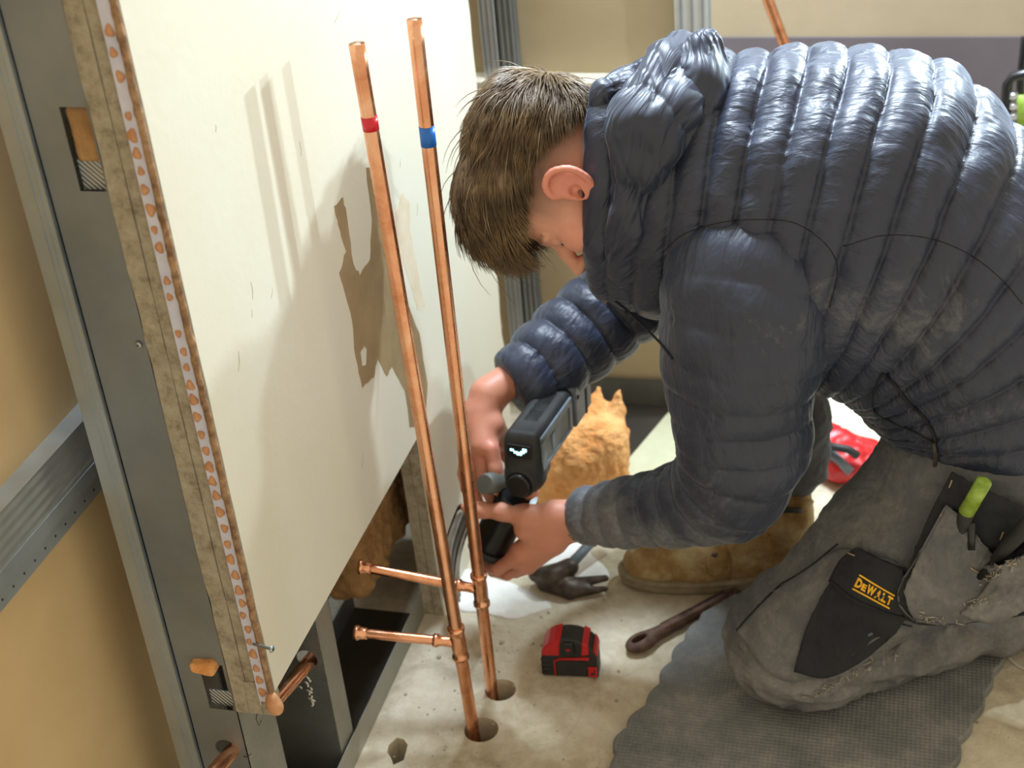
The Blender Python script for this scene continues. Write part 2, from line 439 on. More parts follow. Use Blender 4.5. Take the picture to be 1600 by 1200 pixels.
M['filler'] = simple('pink_filler', (186, 132, 92), (206, 156, 116), .8, 60, 0, .5, 90, .003)
M['bead'] = simple('lilac_white_bead', (196, 200, 226), (212, 216, 238), .4, 30, .1)
M['exposed'] = simple('bare_brown_plaster', (142, 120, 86), (158, 136, 100), .8, 12, 0, .15, 60)
M['smear'] = simple('pinkish_plaster_smear', (208, 190, 164), (216, 202, 180), .7, 26)
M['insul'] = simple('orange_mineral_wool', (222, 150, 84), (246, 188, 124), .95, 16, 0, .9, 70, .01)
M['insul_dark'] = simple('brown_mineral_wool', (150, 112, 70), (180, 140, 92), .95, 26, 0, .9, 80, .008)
M['rubble'] = simple('grey_rubble', (112, 108, 100), (150, 146, 136), .95, 30, 0, .8, 60, .006)
M['ledge'] = simple('cream_ledge', (214, 208, 190), (224, 220, 206), .6, 8)
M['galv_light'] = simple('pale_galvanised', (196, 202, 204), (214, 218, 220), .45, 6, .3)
M['cavity'] = simple('dark_shade_tone', (46, 40, 33), (58, 50, 41), .9, 6)  # shade of the cavity and back floor put into one dark colour
M['red_tape'] = simple('red_tape', (196, 22, 38), (208, 30, 46), .3, 30)
M['blue_tape'] = simple('blue_tape', (22, 96, 186), (30, 108, 200), .3, 30)
M['red'] = simple('red_plastic', (178, 22, 28), (192, 30, 34), .4, 30)
M['black'] = simple('black_rubber', (30, 30, 31), (40, 40, 40), .6, 40, 0, .15, 200)
M['black_gloss'] = simple('black_plastic', (20, 21, 24), (28, 29, 32), .3, 40)
M['grey_plastic'] = simple('slate_plastic', (92, 102, 112), (112, 122, 132), .5, 26, 0, .1, 200)
M['knob_grey'] = simple('olive_grey_plastic', (86, 88, 82), (98, 100, 94), .55, 30)
M['dark_steel'] = simple('worn_dark_steel', (64, 56, 50), (96, 84, 74), .5, 40, .6, .3, 100)
M['steel'] = simple('bright_steel', (176, 180, 186), (206, 208, 212), .28, 30, .9)
M['rust'] = simple('rusty_iron', (66, 46, 38), (104, 78, 64), .65, 50, .35, .5, 120, .002)
M['white_sheet'] = simple('white_dust_sheet', (226, 224, 218), (238, 236, 232), .85, 30, 0, .4, 40, .004)
M['offcut'] = simple('pale_green_board', (196, 194, 162), (208, 206, 178), .85, 10, 0, .1, 90)
M['suede'] = None
def mat_suede():
    t = NT('tan_suede'); co = t.co()
    c = t.ramp(t.noise(16, 7, .7, co), [(.3, (112, 76, 44)), (.5, (152, 124, 84)), (.7, (182, 166, 130))])
    t.set(Base_Color=c, Roughness=.9); t.b.inputs['Specular IOR Level'].default_value = .15; t.bump(t.noise(200, 4, .7, co), .4, .0015); t.bump(t.noise(24, 3, .5, co), .3, .008); return t.m
M['suede'] = mat_suede()
M['sole'] = simple('dusty_rubber_sole', (128, 116, 94), (150, 138, 114), .9, 30, 0, .3, 90)
def mat_mat():
    t = NT('ribbed_rubber_mat'); co = t.co()
    c = t.ramp(t.noise(9, 9, .75, co), [(.3, (98, 99, 100)), (.5, (122, 123, 122)), (.75, (158, 155, 148))])
    f = t.ramp(t.noise(300, 3, .7, co), [(.6, (0, 0, 0)), (.72, (255, 255, 255))])
    c = t.mix(t.mix(1.0, f, lin((120, 120, 120)), 'MULTIPLY'), c, lin((160, 154, 136)))
    t.set(Base_Color=c, Roughness=.85); t.b.inputs['Specular IOR Level'].default_value = .2
    for dr in ('X', 'Y'):
        w = t.n('ShaderNodeTexWave', wave_type='BANDS', bands_direction=dr); w.inputs['Scale'].default_value = 42
        t.l(co, w.inputs['Vector']); t.bump(w.outputs[1], .4, .0015)
    return t.m
M['mat'] = mat_mat()
M['yellow'] = simple('yellow_thread', (238, 176, 24), (246, 188, 40), .6, 60)
M['thread'] = simple('pale_stitching', (150, 128, 96), (176, 156, 120), .8, 60)
M['frayed'] = simple('frayed_white_threads', (150, 140, 128), (196, 186, 172), .9, 90, 0, .6, 200)
M['green'] = simple('green_translucent_plastic', (120, 150, 40), (160, 184, 84), .3, 60)
M['white_cable'] = simple('white_cable', (206, 202, 192), None, .5)
M['navy_fabric'] = simple('navy_trouser', (24, 26, 36), (32, 34, 44), .9, 20, 0, .2, 60)
t_ = NT('display_glow'); t_.set(Base_Color=(.3, .8, .85, 1), Emission_Color=(.45, .95, 1, 1), Emission_Strength=2.2); M['glow'] = t_.m
M['lash'] = simple('dark_lash', (40, 28, 22), None, .8)
M['mesh_steel'] = mat_galv('expanded_steel', (150, 152, 150), (190, 192, 190), ('DIAGONAL', 90), .4)

# ---------------------------------------------------------------- the setting
HOLES = [(onz(752, 1140), .030), (onz(782, 1078), .028)]
fl_holes = [circ(p.x, p.y, r, 28) for p, r in HOLES]
hx = onz(622, 1172); rr_ = random.Random(4)
fl_holes.append([(hx.x+(.012+.012*rr_.random())*math.cos(a*.7), hx.y+(.02+.016*rr_.random())*math.sin(a*.7)) for a in range(9)])
floor = plate('floor', rect(-2.2, 2.2, .2, 4.2), fl_holes, (0, 0, -.12), (1, 0, 0), (0, 1, 0), .12, 'concrete'); tag(floor, kind='structure')
bm = bmesh.new(); bx(bm, -2.2, 2.2, .2, 4.2, -.16, -.12); tag(objbm('hole_shade', bm, 'black'), kind='structure'); bpy.data.objects['hole_shade'].name = 'hole_shade_sheet'  # black sheet added under the floor to keep its holes dark
# painted board wall: outline in (y, z), cut away at the bottom near end
WX = -.82
def jag(a, b, n, amp, seed):
    r = random.Random(seed); out = []
    for i in range(n):
        t = i/n; out.append((a[0]+(b[0]-a[0])*t+(r.random()-.5)*amp*(i > 0), a[1]+(b[1]-a[1])*t+(r.random()-.5)*amp*(i > 0)))
    return out
def wall_outline(seed, y0=1.375, amp=.004):
    zb = .425
    return (jag((y0, zb), (2.032, .418), 4, .001, seed)+jag((2.032, .418), (2.044, -.0), 10, amp, seed+1)+jag((2.044, 0.0), (2.585, 0.0), 2, 0, 3)
            + jag((2.585, 0.0), (2.583, 2.4), 60, .010, seed+2)+jag((2.583, 2.4), (y0, 2.4), 2, 0, 5)+jag((y0, 2.4), (y0, zb), 40, amp*.4, seed+6))
wall = plate('wall_left', wall_outline(11), [], (WX-.003, 0, 0), (0, 1, 0), (0, 0, 1), .003, 'paint'); tag(wall, kind='structure')
plate('plasterboard_layer', wall_outline(31, 1.376), [], (-.841, 0, 0), (0, 1, 0), (0, 0, 1), .0175, 'core', wall)
plate('plasterboard_layer', wall_outline(51, 1.374), [], (-.862, 0, 0), (0, 1, 0), (0, 0, 1), .020, 'core', wall)
pk = jag((1.373, .378), (1.455, .384), 3, .002, 7)+jag((1.455, .384), (1.455, 2.4), 2, 0, 8)+jag((1.455, 2.4), (1.373, 2.4), 2, 0, 9)+jag((1.373, 2.4), (1.373, .378), 60, .004, 10)
plate('plasterboard_packing', pk, [], (-.887, 0, 0), (0, 1, 0), (0, 0, 1), .024, 'core', wall)
# lower torn end of the two inner layers under the cut
for xx, w_, s_ in ((-.864, .020, 3), (-.843, .014, 4)):
    pk = jag((1.371, .378+s_*.001), (1.40, .39), 3, .006, 17+s_)+jag((1.40, .39), (1.40, .44), 2, 0, 8)+jag((1.40, .44), (1.371, .44), 2, 0, 9)+jag((1.371, .44), (1.371, .378), 5, .004, 20+s_)
    plate('torn_board_end', pk, [], (xx, 0, 0), (0, 1, 0), (0, 0, 1), w_, 'core', wall)
# perforated bead with filler dabs down the board end
rnd = random.Random(2)
bm = bmesh.new(); bx(bm, -.8445, -.829, 1.3695, 1.3715, .40, 2.4)
objbm('edge_bead', bm, 'bead', wall)
parts = []
z = .405; k = 0
while z < 2.0:
    r = .0052*(.75+.5*rnd.random()); cx = -.8375+rnd.uniform(-.0015, .0015)
    if rnd.random() > .1:
        V = []; Fc = []; ns, nr = 12, 4
        for i in range(nr+1):
            ph = math.pi/2*i/nr
            for j in range(ns):
                a = 2*math.pi*j/ns; rj = r*(1+.16*math.sin(3*a+k))
                V.append((cx+rj*math.cos(ph)*math.cos(a), 1.3695-.004*math.sin(ph), z+1.35*rj*math.cos(ph)*math.sin(a)))
        for i in range(nr):
            for j in range(ns): Fc.append((i*ns+j, i*ns+(j+1) % ns, (i+1)*ns+(j+1) % ns, (i+1)*ns+j))
        parts.append((V, Fc))
    z += .0235+rnd.uniform(-.003, .003); k += 1
v, f = join_geo(parts); obj('filler_dabs', v, f, 'filler', wall)
# torn brown paper rope between bead and painted face
pts = []; rad = []
for i in range(420):
    z = .40+i*.0042; pts.append((-.8235+.0022*fbm((z, 1, 3), 28), 1.3685+.001*fbm((z, 4, 3), 40), z)); rad.append(.0042+.0034*abs(fbm((z, 7, 2), 45)))
tube('torn_paper_edge', pts, rad, 'torn_paper', wall, 8)
F_ = Field((-.85, 1.34, .38), (-.79, 1.40, .46), .0018)
F_.ell((-.822, 1.366, .412), (.010, .010, .018)).ell((-.817, 1.366, .402), (.008, .008, .010))
P, Q = F_.mesh(); meshobj('filler_lump', P, Q, 'filler', wall)
# bare patch in the paint and faint smear (stains with their own outline)
patch = [(522, 322), (536, 308), (543, 345), (552, 412), (562, 430), (578, 405), (581, 345), (572, 262), (590, 262), (604, 360), (634, 470), (655, 520), (668, 600), (664, 668), (640, 668), (632, 610), (612, 572), (604, 588), (590, 560), (584, 590), (566, 606), (556, 560), (550, 500), (536, 446), (530, 425), (541, 392), (528, 350)]
def onwall(px_, py_): p = onx(px_, py_, WX); return (p.y, p.z)
def rough_loop(L, n=5, amp=.004, seed=1):
    out = []
    for i in range(len(L)):
        a = L[i]; b = L[(i+1) % len(L)]; out += jag(a, b, n, amp, seed+i)
    return out
isl = [onwall(*p) for p in [(569, 540), (573, 545), (572, 570), (566, 572), (563, 550)]]
plate('bare_paint_patch', rough_loop([onwall(*p) for p in patch], 4, .005), [isl], (WX-.0002, 0, 0), (0, 1, 0), (0, 0, 1), .0005, 'exposed', wall)
sm = [(628, 300), (640, 318), (640, 360), (652, 420), (664, 480), (652, 484), (640, 440), (624, 400), (618, 330)]
plate('paint_smear', rough_loop([onwall(*p) for p in sm], 5, .008, 9), [], (WX-.0002, 0, 0), (0, 1, 0), (0, 0, 1), .0004, 'smear', wall)
# scratches on the paint
sp = []
for i in range(14):
    y = rnd.uniform(1.45, 2.2); z = rnd.uniform(.5, 1.35); a = rnd.uniform(.3, 1.2); L = rnd.uniform(.004, .03)
    sp.append(tube_geo([(WX, y, z), (WX+.0002, y+L*.5*math.cos(a), z+L*.5*math.sin(a)), (WX, y+L*math.cos(a*1.2), z+L*math.sin(a*1.2))], .00025, 4))
v, f = join_geo(sp); obj('paint_scratches', v, f, 'torn_paper', wall)

# brown board closing the other side of the wall
bm = bmesh.new(); bx(bm, -1.092, -1.08, .3, 2.6, 0, 2.4); o = objbm('wall_far_side', bm, 'brown_board'); o.name = 'wall_cavity'; tag(o, kind='structure')
# opposite wall beyond
bgY = 2.83
bm = bmesh.new(); bx(bm, -1.3, -.44, bgY, bgY+.012, .05, 2.4); o = objbm('wall_back', bm, 'board_dim'); tag(o, kind='structure')
bm = bmesh.new(); bx(bm, -1.5, 2.2, 3.6, 3.62, .617, 2.4); o = objbm('wall_far', bm, 'far_board'); tag(o, kind='structure')
bm = bmesh.new(); bx(bm, -1.5, 2.2, 3.595, 3.62, 0, .617); o = objbm('wall_far_panel', bm, 'purple_board', bpy.data.objects['wall_far'])
bm = bmesh.new(); bx(bm, -1.0, -.50, 2.772, bgY, .752, .800, bevel=.002); o = objbm('trim_2', bm, 'ledge'); tag(o, kind='structure')

# ---------------------------------------------------------------- metal framing
def c_stud(root, x0, x1, y0, yd, z0, z1, web_holes, web='galv_dark', fl='galv_knurl', lip=.008):
    """C stud standing upright: web faces -Y, flanges run back along +Y"""
    plate('web', rect(x0, x1, z0, z1), web_holes, (0, y0+.0012, 0), (1, 0, 0), (0, 0, 1), .0012, web, root)
    bm = bmesh.new(); bx(bm, x1-.0012, x1, y0, y0+yd, z0, z1); bx(bm, x1-lip, x1, y0+yd-.0012, y0+yd, z0, z1)
    objbm('flange', bm, fl, root)
    bm = bmesh.new(); bx(bm, x0, x0+.0012, y0, y0+yd, z0, z1); bx(bm, x0, x0+lip, y0+yd-.0012, y0+yd, z0, z1)
    objbm('flange', bm, fl, root)
def screw(name, p, n, r, parent, mat='steel', shank=.012):
    n = Vector(n).normalized(); v1 = tube_geo([p-n*shank, p, p+n*.0008, p+n*.0026], [r*.4, r*.4, r, r*.75], 14)
    a = n.orthogonal().normalized(); b = n.cross(a); c = p+n*.0026
    cross = [tube_geo([c-a*r*.5, c+a*r*.5], r*.12, 4), tube_geo([c-b*r*.5, c+b*r*.5], r*.12, 4)]
    v, f = join_geo([v1]); o = obj(name, v, f, mat, parent)
    v, f = join_geo(cross); obj('cross_slot', v, f, 'black', o); return o

st = empty('metal_stud', (0, 0, 0), 'wide galvanised steel stud at the near end of the white wall, with cut-outs', 'stud')
h1 = [(-.925, 1.180), (-.8905, 1.180), (-.8905, 1.282), (-.925, 1.282)]
h2 = [(-.930, .376), (-.8905, .376), (-.8905, .462), (-.930, .462)]
c_stud(st, -.966, -.8875, 1.375, .10, 0.002, 2.4, [h1, h2, circ(-.920, .298, .017, 24)])
bm = bmesh.new(); bx(bm, -1.0, -.9675, 1.369, 1.3705, .002, 2.4); bx(bm, -.9690, -.9675, 1.3705, 1.38, .002, 2.4); bx(bm, -1.0015, -1.0, 1.369, 1.46, .002, 2.4)
objbm('side_channel', bm, 'galv', st)
bm = bmesh.new()
for xx in (-.983, -.975): bx(bm, xx-.0008, xx+.0008, 1.3675, 1.369, .002, 2.4)
objbm('pressed_ribs', bm, 'galv', st)
screw('screw', Vector((-.898, 1.3735, .979)), (0, -1, 0), .0048, st, 'galv')
bm = bmesh.new(); bx(bm, -.9255, -.889, 1.385, 1.387, 1.178, 1.215); objbm('expanded_metal_tab', bm, 'mesh_steel', st)
bm = bmesh.new(); bx(bm, -.9305, -.889, 1.385, 1.387, .374, .402); objbm('expanded_metal_tab', bm, 'mesh_steel', st)
marks = [[(392, 1178), (386, 1183), (380, 1182)], [(393, 1112), (397, 1120), (403, 1118)], [(398, 1108), (402, 1112), (400, 1124), (405, 1134), (408, 1126)], [(398, 1122), (402, 1118)]]
for q in marks[:1]+marks[2:3]: tube('pencil_mark', [at(x, y, 1.3735) for x, y in q], .0006, 'black', st, 5)
rebase(st, (-.93, 1.42, 0))
def fluff(name, lo, hi, mat, seed, parent=None, h=.004, amp=.012):
    lo = Vector(lo); hi = Vector(hi); c = (lo+hi)/2; hf = (hi-lo)/2
    F_ = Field(lo-Vector((.03,)*3), hi+Vector((.03,)*3), h); F_.box(Matrix.Translation(c), hf, min(hf)*.6)
    P, Q = F_.mesh(); N = vnormals(P, Q)
    d = np.array([fbm(p+seed, 26, 4) for p in P]); P = P+N*(d*amp)[:, None]
    return meshobj(name, P, Q, mat, parent)
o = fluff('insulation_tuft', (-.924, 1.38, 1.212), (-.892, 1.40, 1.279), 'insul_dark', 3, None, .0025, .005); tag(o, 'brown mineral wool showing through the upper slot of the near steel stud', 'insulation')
o = fluff('insulation_tuft', (-.938, 1.362, .452), (-.902, 1.385, .470), 'insul', 7, None, .002, .005); tag(o, 'tan wool tuft poking out of the lower slot of the near steel stud', 'insulation')

sm_ = empty('metal_stud', (0, 0, 0), 'steel stud inside the dark opening below the white board, pipe passing through it', 'stud')
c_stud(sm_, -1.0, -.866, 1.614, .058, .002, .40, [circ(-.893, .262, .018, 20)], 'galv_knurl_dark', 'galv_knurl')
v, f = join_geo([tube_geo([(-.90+.004*math.sin(k*2.1), 1.612, .245-k*.006), (-.896+.004*math.cos(k*1.7), 1.610, .241-k*.006)], .0016, 5) for k in range(14)])
obj('caulk_bead', v, f, 'white_sheet', sm_)
screw('screw', Vector((-.915, 1.6125, .20)), (0, -1, 0), .005, sm_)
rebase(sm_, (-.93, 1.64, 0))
tr = empty('floor_track', (0, 0, 0), 'galvanised floor track running along the base of the opened wall', 'track')
bm = bmesh.new(); bx(bm, -.8625, -.861, .9, 2.04, 0, .056); objbm('front_flange', bm, 'galv_track', tr)
bm = bmesh.new(); bx(bm, -1.003, -.8625, .9, 2.04, .0005, .0012); objbm('base_plate', bm, 'cavity', tr)  # steel base coloured dark to stand for the shade in the cavity
bm = bmesh.new(); bx(bm, -1.0045, -1.003, .9, 2.04, 0, .05); objbm('rear_flange', bm, 'galv_dark', tr)
rebase(tr, (-.93, 1.5, 0))
# horizontal rail on the brown board
rl = empty('metal_rail', (0, 0, 0), 'ribbed galvanised rail fixed horizontally on the brown board at the left', 'rail')
bm = bmesh.new(); bx(bm, -1.052, -1.050, .7, 1.9, .752, .818); bx(bm, -1.08, -1.052, .7, 1.9, .816, .818); objbm('ribbed_face', bm, 'galv_rib', rl)
bm = bmesh.new(); bx(bm, -1.0515, -1.0495, .7, 1.9, .730, .752); objbm('smooth_band', bm, 'galv', rl)
bm = bmesh.new(); bx(bm, -1.056, -1.054, .7, 1.9, .702, .727); bx(bm, -1.08, -1.056, .7, 1.9, .702, .704); objbm('lower_flange', bm, 'galv', rl)
for k in range(18): tube('pin_hole', [(-1.0545, .98+k*.026, .714), (-1.0535, .98+k*.026, .714)], .0018, 'black', rl, 8)
rebase(rl, (-1.06, 1.3, .70))
# studs of the background wall
def bgstud(label, x0, x1, y, z0, z1, mat, depth=.05):
    r = empty('metal_stud', (0, 0, 0), label, 'stud')
    bm = bmesh.new(); bx(bm, x0, x1, y-.002, y, z0, z1); objbm('web', bm, mat, r)
    bm = bmesh.new(); bx(bm, x1-.002, x1, y, y+depth, z0, z1); bx(bm, x0, x0+.002, y, y+depth, z0, z1); objbm('flange', bm, 'galv_dark', r)
    bm = bmesh.new()
    n = 3
    for k in range(n):
        xx = x0+(x1-x0)*(k+.6)/n; bx(bm, xx-.002, xx+.002, y-.0045, y-.002, z0, z1)
    objbm('pressed_ribs', bm, 'galv', r); rebase(r, ((x0+x1)/2, y, z0)); return r
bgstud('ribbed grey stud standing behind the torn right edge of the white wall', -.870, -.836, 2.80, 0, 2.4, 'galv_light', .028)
bgstud('dark grey stud touching the beige board behind the white wall', -.832, -.797, 2.802, 0, 2.4, 'galv_knurl_dark', .026)
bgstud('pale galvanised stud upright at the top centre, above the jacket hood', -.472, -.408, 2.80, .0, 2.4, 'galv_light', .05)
tb = empty('floor_track', (0, 0, 0), 'dark grey floor track of the back wall seen under the raised arm', 'track')
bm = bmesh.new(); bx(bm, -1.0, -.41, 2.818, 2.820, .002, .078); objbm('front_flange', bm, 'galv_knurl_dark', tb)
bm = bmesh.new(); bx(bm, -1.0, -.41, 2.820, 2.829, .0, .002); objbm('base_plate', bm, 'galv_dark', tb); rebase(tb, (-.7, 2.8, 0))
bm = bmesh.new(); bx(bm, -.70, -.45, 2.60, 2.812, .001, .013); o = objbm('floor_shade_sheet', bm, 'cavity'); tag(o, 'dark brown sheet for the shaded floor along the foot of the back wall behind the wool', 'board')  # dark sheet laid to give the floor its shaded tone
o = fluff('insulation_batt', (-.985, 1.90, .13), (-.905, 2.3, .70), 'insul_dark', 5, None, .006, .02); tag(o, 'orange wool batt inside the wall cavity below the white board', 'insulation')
o = fluff('insulation_strip', (-.842, 2.61, .30), (-.829, 2.62, .72), 'torn_paper', 15, None, .004, .010); tag(o, 'ragged brown paper strip beside the torn right edge of the white wall', 'insulation')
bm = bmesh.new(); bx(bm, -1.0785, -1.0655, 1.92, 2.6, .0, .9); o = objbm('cavity_shade_sheet', bm, 'cavity'); tag(o, 'dark sheet painted as the shade at the back of the opening below the white board', 'board')  # added dark panel over the brown board, as shade inside the opening

# rubble on the cavity floor
rnd = random.Random(9); parts = []
for k in range(60):
    s = rnd.uniform(.006, .02); c = Vector((rnd.uniform(-.995, -.872), rnd.uniform(1.44, 1.60), s*.5+.002)); V = []
    for a in (-1, 1):
        for b in (-1, 1):
            for d in (-1, 1): V.append(c+Vector((a*s*rnd.uniform(.5, 1), b*s*rnd.uniform(.5, 1), d*s*.5*rnd.uniform(.6, 1))))
    parts.append((V, [(0, 1, 3, 2), (4, 6, 7, 5), (0, 4, 5, 1), (2, 3, 7, 6), (0, 2, 6, 4), (1, 5, 7, 3)]))
v, f = join_geo(parts); o = obj('rubble', v, f, 'rubble', None, False); tag(o, 'broken grey rubble on the floor inside the wall cavity', 'rubble', kind='stuff')
parts = []
for k in range(170):
    s = abs(rnd.gauss(0, .0010))+.0006; c = Vector((rnd.uniform(-.84, .3), rnd.uniform(1.5, 2.5), s*.4))
    if k < 140: c = Vector((rnd.uniform(-.83, -.45), rnd.uniform(1.6, 2.15), s*.4))
    V = [c+Vector((a*s*rnd.uniform(.5, 1.3), b*s*rnd.uniform(.5, 1.3), d*s*.4)) for a in (-1, 1) for b in (-1, 1) for d in (-1, 1)]
    parts.append((V, [(0, 1, 3, 2), (4, 6, 7, 5), (0, 4, 5, 1), (2, 3, 7, 6), (0, 2, 6, 4), (1, 5, 7, 3)]))
v, f = join_geo(parts); o = obj('plaster_crumbs', v, f, 'core', None, False); tag(o, 'small plaster crumbs scattered over the concrete floor', 'debris', kind='stuff')

# ---------------------------------------------------------------- copper pipes
def pipe(name, a, b, r, parent, wall_t=.001):
    a = Vector(a); b = Vector(b); t = (b-a).normalized(); n = 40
    outer = [a+(b-a)*(i/n) for i in range(n+1)]
    v1, f1 = tube_geo(outer, r, 28, False)
    v2, f2 = tube_geo([b, b-t*.05], [r-wall_t, r-wall_t], 28, False)
    N1 = len(v1)
    faces = list(f1)+[tuple(i+N1 for i in q) for q in f2]
    faces += [(n*28+k, n*28+(k+1) % 28, N1+(k+1) % 28, N1+k) for k in range(28)]
    return obj(name, v1+v2, faces, 'copper', parent)
def band(name, a, b, t0, L, r, mat, parent):
    a = Vector(a); b = Vector(b); d = (b-a).normalized(); return tube(name, [a+d*t0, a+d*(t0+L)], r, mat, parent, 28)
def tee(root, c, d, side, r, stub_end, capped=True):
    """copper tee fitting at c on a riser with direction d; branch along side to stub_end"""
    d = Vector(d).normalized(); side = Vector(side).normalized(); L = .030
    prof = [(-L-.004, r+.001), (-L-.003, r+.0036), (-L+.003, r+.0036), (-L+.006, r+.0016), (-.015, r+.0018), (0, r+.0022), (.015, r+.0018), (L-.006, r+.0016), (L-.003, r+.0036), (L+.003, r+.0036), (L+.004, r+.001)]
    v1 = tube_geo([c+d*t for t, _ in prof], [q for _, q in prof], 28)
    pb = [(0, r*.9), (.016, r*.80), (.026, r*.80), (.032, r*.86), (.035, r*1.08), (.041, r*1.08), (.043, r*.9)]
    v2 = tube_geo([c+side*t for t, _ in pb], [q for _, q in pb], 24)
    v, f = join_geo([v1, v2]); obj('tee_fitting', v, f, 'copper', root)
    e = Vector(stub_end); s0 = c+side*.03
    tube('branch_pipe', [s0+(e-s0)*(i/20) for i in range(21)], r*.78, 'copper', root, 24)
    t = (e-s0).normalized(); pr = [(-.016, r*.8), (-.012, r*.95), (-.002, r*.95), (-.001, r*1.16), (.004, r*1.2), (.007, r*1.1), (.008, r*.5)]
    tube('end_cap', [e+t*a for a, _ in pr], [q for _, q in pr], 'copper', root, 24)
RP = .0108
b1 = onz(742, 1140); b1.z = -.11; t1 = at(557, 68, 1.760)
b2 = onz(768, 1078); b2.z = -.11; t2 = at(647, 30, b2.y)
p1 = empty('copper_pipe', (0, 0, 0), 'upright copper pipe with the red tape band, nearer of the pair', 'pipe')
pipe('riser', b1, t1, RP, p1); L1 = (t1-b1).length
def along(a, b, y_px):   # parameter on riser whose image row is y_px
    best = min(range(401), key=lambda i: abs(600-FPX*((a+(b-a)*i/400-CO).dot(CU))/((a+(b-a)*i/400-CO).dot(CF))-y_px)); return best/400
f1_ = along(b1, t1, 204); f2_ = along(b1, t1, 182); band('red_tape', b1, t1, f1_*L1, (f2_-f1_)*L1, RP+.0005, 'red_tape', p1)
c1 = b1+(t1-b1)*along(b1, t1, 1003); tee(p1, c1, t1-b1, at(556, 988, 1.74)-c1, RP, at(560, 989, 1.74))
rebase(p1, (b1.x, b1.y, 0))
p2 = empty('copper_pipe', (0, 0, 0), 'upright copper pipe with the blue tape band, farther of the pair', 'pipe')
pipe('riser', b2, t2, RP, p2); L2 = (t2-b2).length
f1_ = along(b2, t2, 226); f2_ = along(b2, t2, 198); band('blue_tape', b2, t2, f1_*L2, (f2_-f1_)*L2, RP+.0005, 'blue_tape', p2)
c2 = b2+(t2-b2)*along(b2, t2, 922); tee(p2, c2, t2-b2, at(562, 885, 1.83)-c2, RP, at(566, 886, 1.83))
rebase(p2, (b2.x, b2.y, 0))
pa = Vector((-.888, 1.66, .247)); pb_ = Vector((-.918, 1.28, .312))
o = tube('copper_pipe', [pb_+(pa-pb_)*(i/20) for i in range(21)], .0115, 'copper', None, 24)
tag(o, 'copper pipe running through the holes of the near steel studs at the bottom left', 'pipe')
o = tube('copper_pipe', [at(1185, -60, 3.3), at(1200, 0, 3.3), at(1229, 78, 3.3), at(1290, 250, 3.3)], .0125, 'copper', None, 16)
tag(o, 'pinkish copper pipe leaning far behind the jacket, at the top right', 'pipe')
# screw beside torn corner
sc = screw('screw', onx(424, 1014, -.80)+Vector((0, 0, 0)), (1, -.2, 0), .0055, None, 'galv', .03); tag(sc, 'drywall screw sticking out of the torn board end near the bottom', 'screw')

# ---------------------------------------------------------------- things on the floor
def outline_prism(name, loop, z0, z1, mat, parent=None, bevel=.004):
    bm = bmesh.new(); vs = [bm.verts.new((x, y, z0)) for x, y in loop]; f = bm.faces.new(vs)
    if f.normal.z > 0: f.normal_flip()
    bm.normal_update()
    r = bmesh.ops.extrude_face_region(bm, geom=[f]); tv = [g for g in r['geom'] if isinstance(g, bmesh.types.BMVert)]
    bmesh.ops.translate(bm, vec=(0, 0, z1-z0), verts=tv)
    top = [e for e in bm.edges if all(v in tv for v in e.verts)]
    if bevel: bmesh.ops.bevel(bm, geom=top, offset=bevel, segments=3, affect='EDGES', profile=.5)
    bmesh.ops.recalc_face_normals(bm, faces=bm.faces); return objbm(name, bm, mat, parent)
# knee mat with a scalloped edge
mo = [(958, 1172), (978, 1130), (1014, 1088), (1040, 1040), (1075, 985), (1120, 940), (1220, 915), (1350, 930), (1480, 955), (1562, 1012), (1549, 1062), (1530, 1108), (1506, 1150), (1490, 1205), (1470, 1270), (1380, 1330), (1200, 1350), (1040, 1330), (965, 1260)]
ml = [onz(x, y, .018) for x, y in mo]; ml = [(p.x, p.y) for p in ml]; cx_ = sum(p[0] for p in ml)/len(ml); cy_ = sum(p[1] for p in ml)/len(ml)
cl = catmull([ml[-1]]+ml+[ml[0], ml[1]], 20*(len(ml)+2)+1)[20:-20]
loop = []; acc = 0
for i in range(len(cl)-1):
    p = cl[i]; q = cl[i+1]; acc += math.hypot(*(q-p)); d = np.array([p[0]-cx_, p[1]-cy_]); d /= np.linalg.norm(d)
    s = abs(math.sin(math.pi*acc/.062)); loop.append(tuple(p+d*.009*(s-.5)))
o = outline_prism('knee_mat', loop, 0.0005, .018, 'mat'); tag(o, 'dusty black ribbed kneeling mat with scalloped edge under the knee', 'mat')

# tape measure
R_ = frame_rot((-.547, 1.935, 0), (1, .10, 0))
tm = empty('tape_measure', (0, 0, 0), 'red and black tape measure standing on the concrete between pipes and mat', 'tape measure')
def arch(w, h0, h, n=16):
    pts = [(-w, 0), (w, 0), (w, h0)]
    for k in range(1, n): a = math.pi*k/n; pts.append((w*math.cos(a), h0+(h-h0)*math.sin(a)))
    return pts+[(-w, h0)]
def xz_prism(name, prof, y0, y1, mat, parent, Mx, bevel=.003):
    bm = bmesh.new(); vs = [bm.verts.new((x, y0, z)) for x, z in prof]; f = bm.faces.new(vs)
    r = bmesh.ops.extrude_face_region(bm, geom=[f]); tv = [g for g in r['geom'] if isinstance(g, bmesh.types.BMVert)]
    bmesh.ops.translate(bm, vec=(0, y1-y0, 0), verts=tv); bmesh.ops.recalc_face_normals(bm, faces=bm.faces)
    if bevel:
        es = [e for e in bm.edges if abs(e.verts[0].co.y-e.verts[1].co.y) < 1e-6]; bmesh.ops.bevel(bm, geom=es, offset=bevel, segments=3, affect='EDGES', profile=.5)
    for v in bm.verts: v.co = Mx @ v.co
    return objbm(name, bm, mat, parent)
TMX = R_ @ Matrix.Rotation(math.radians(-14), 4, 'X')
xz_prism('case', arch(.050, .046, .088), -.020, .026, 'black', tm, R_, .006)
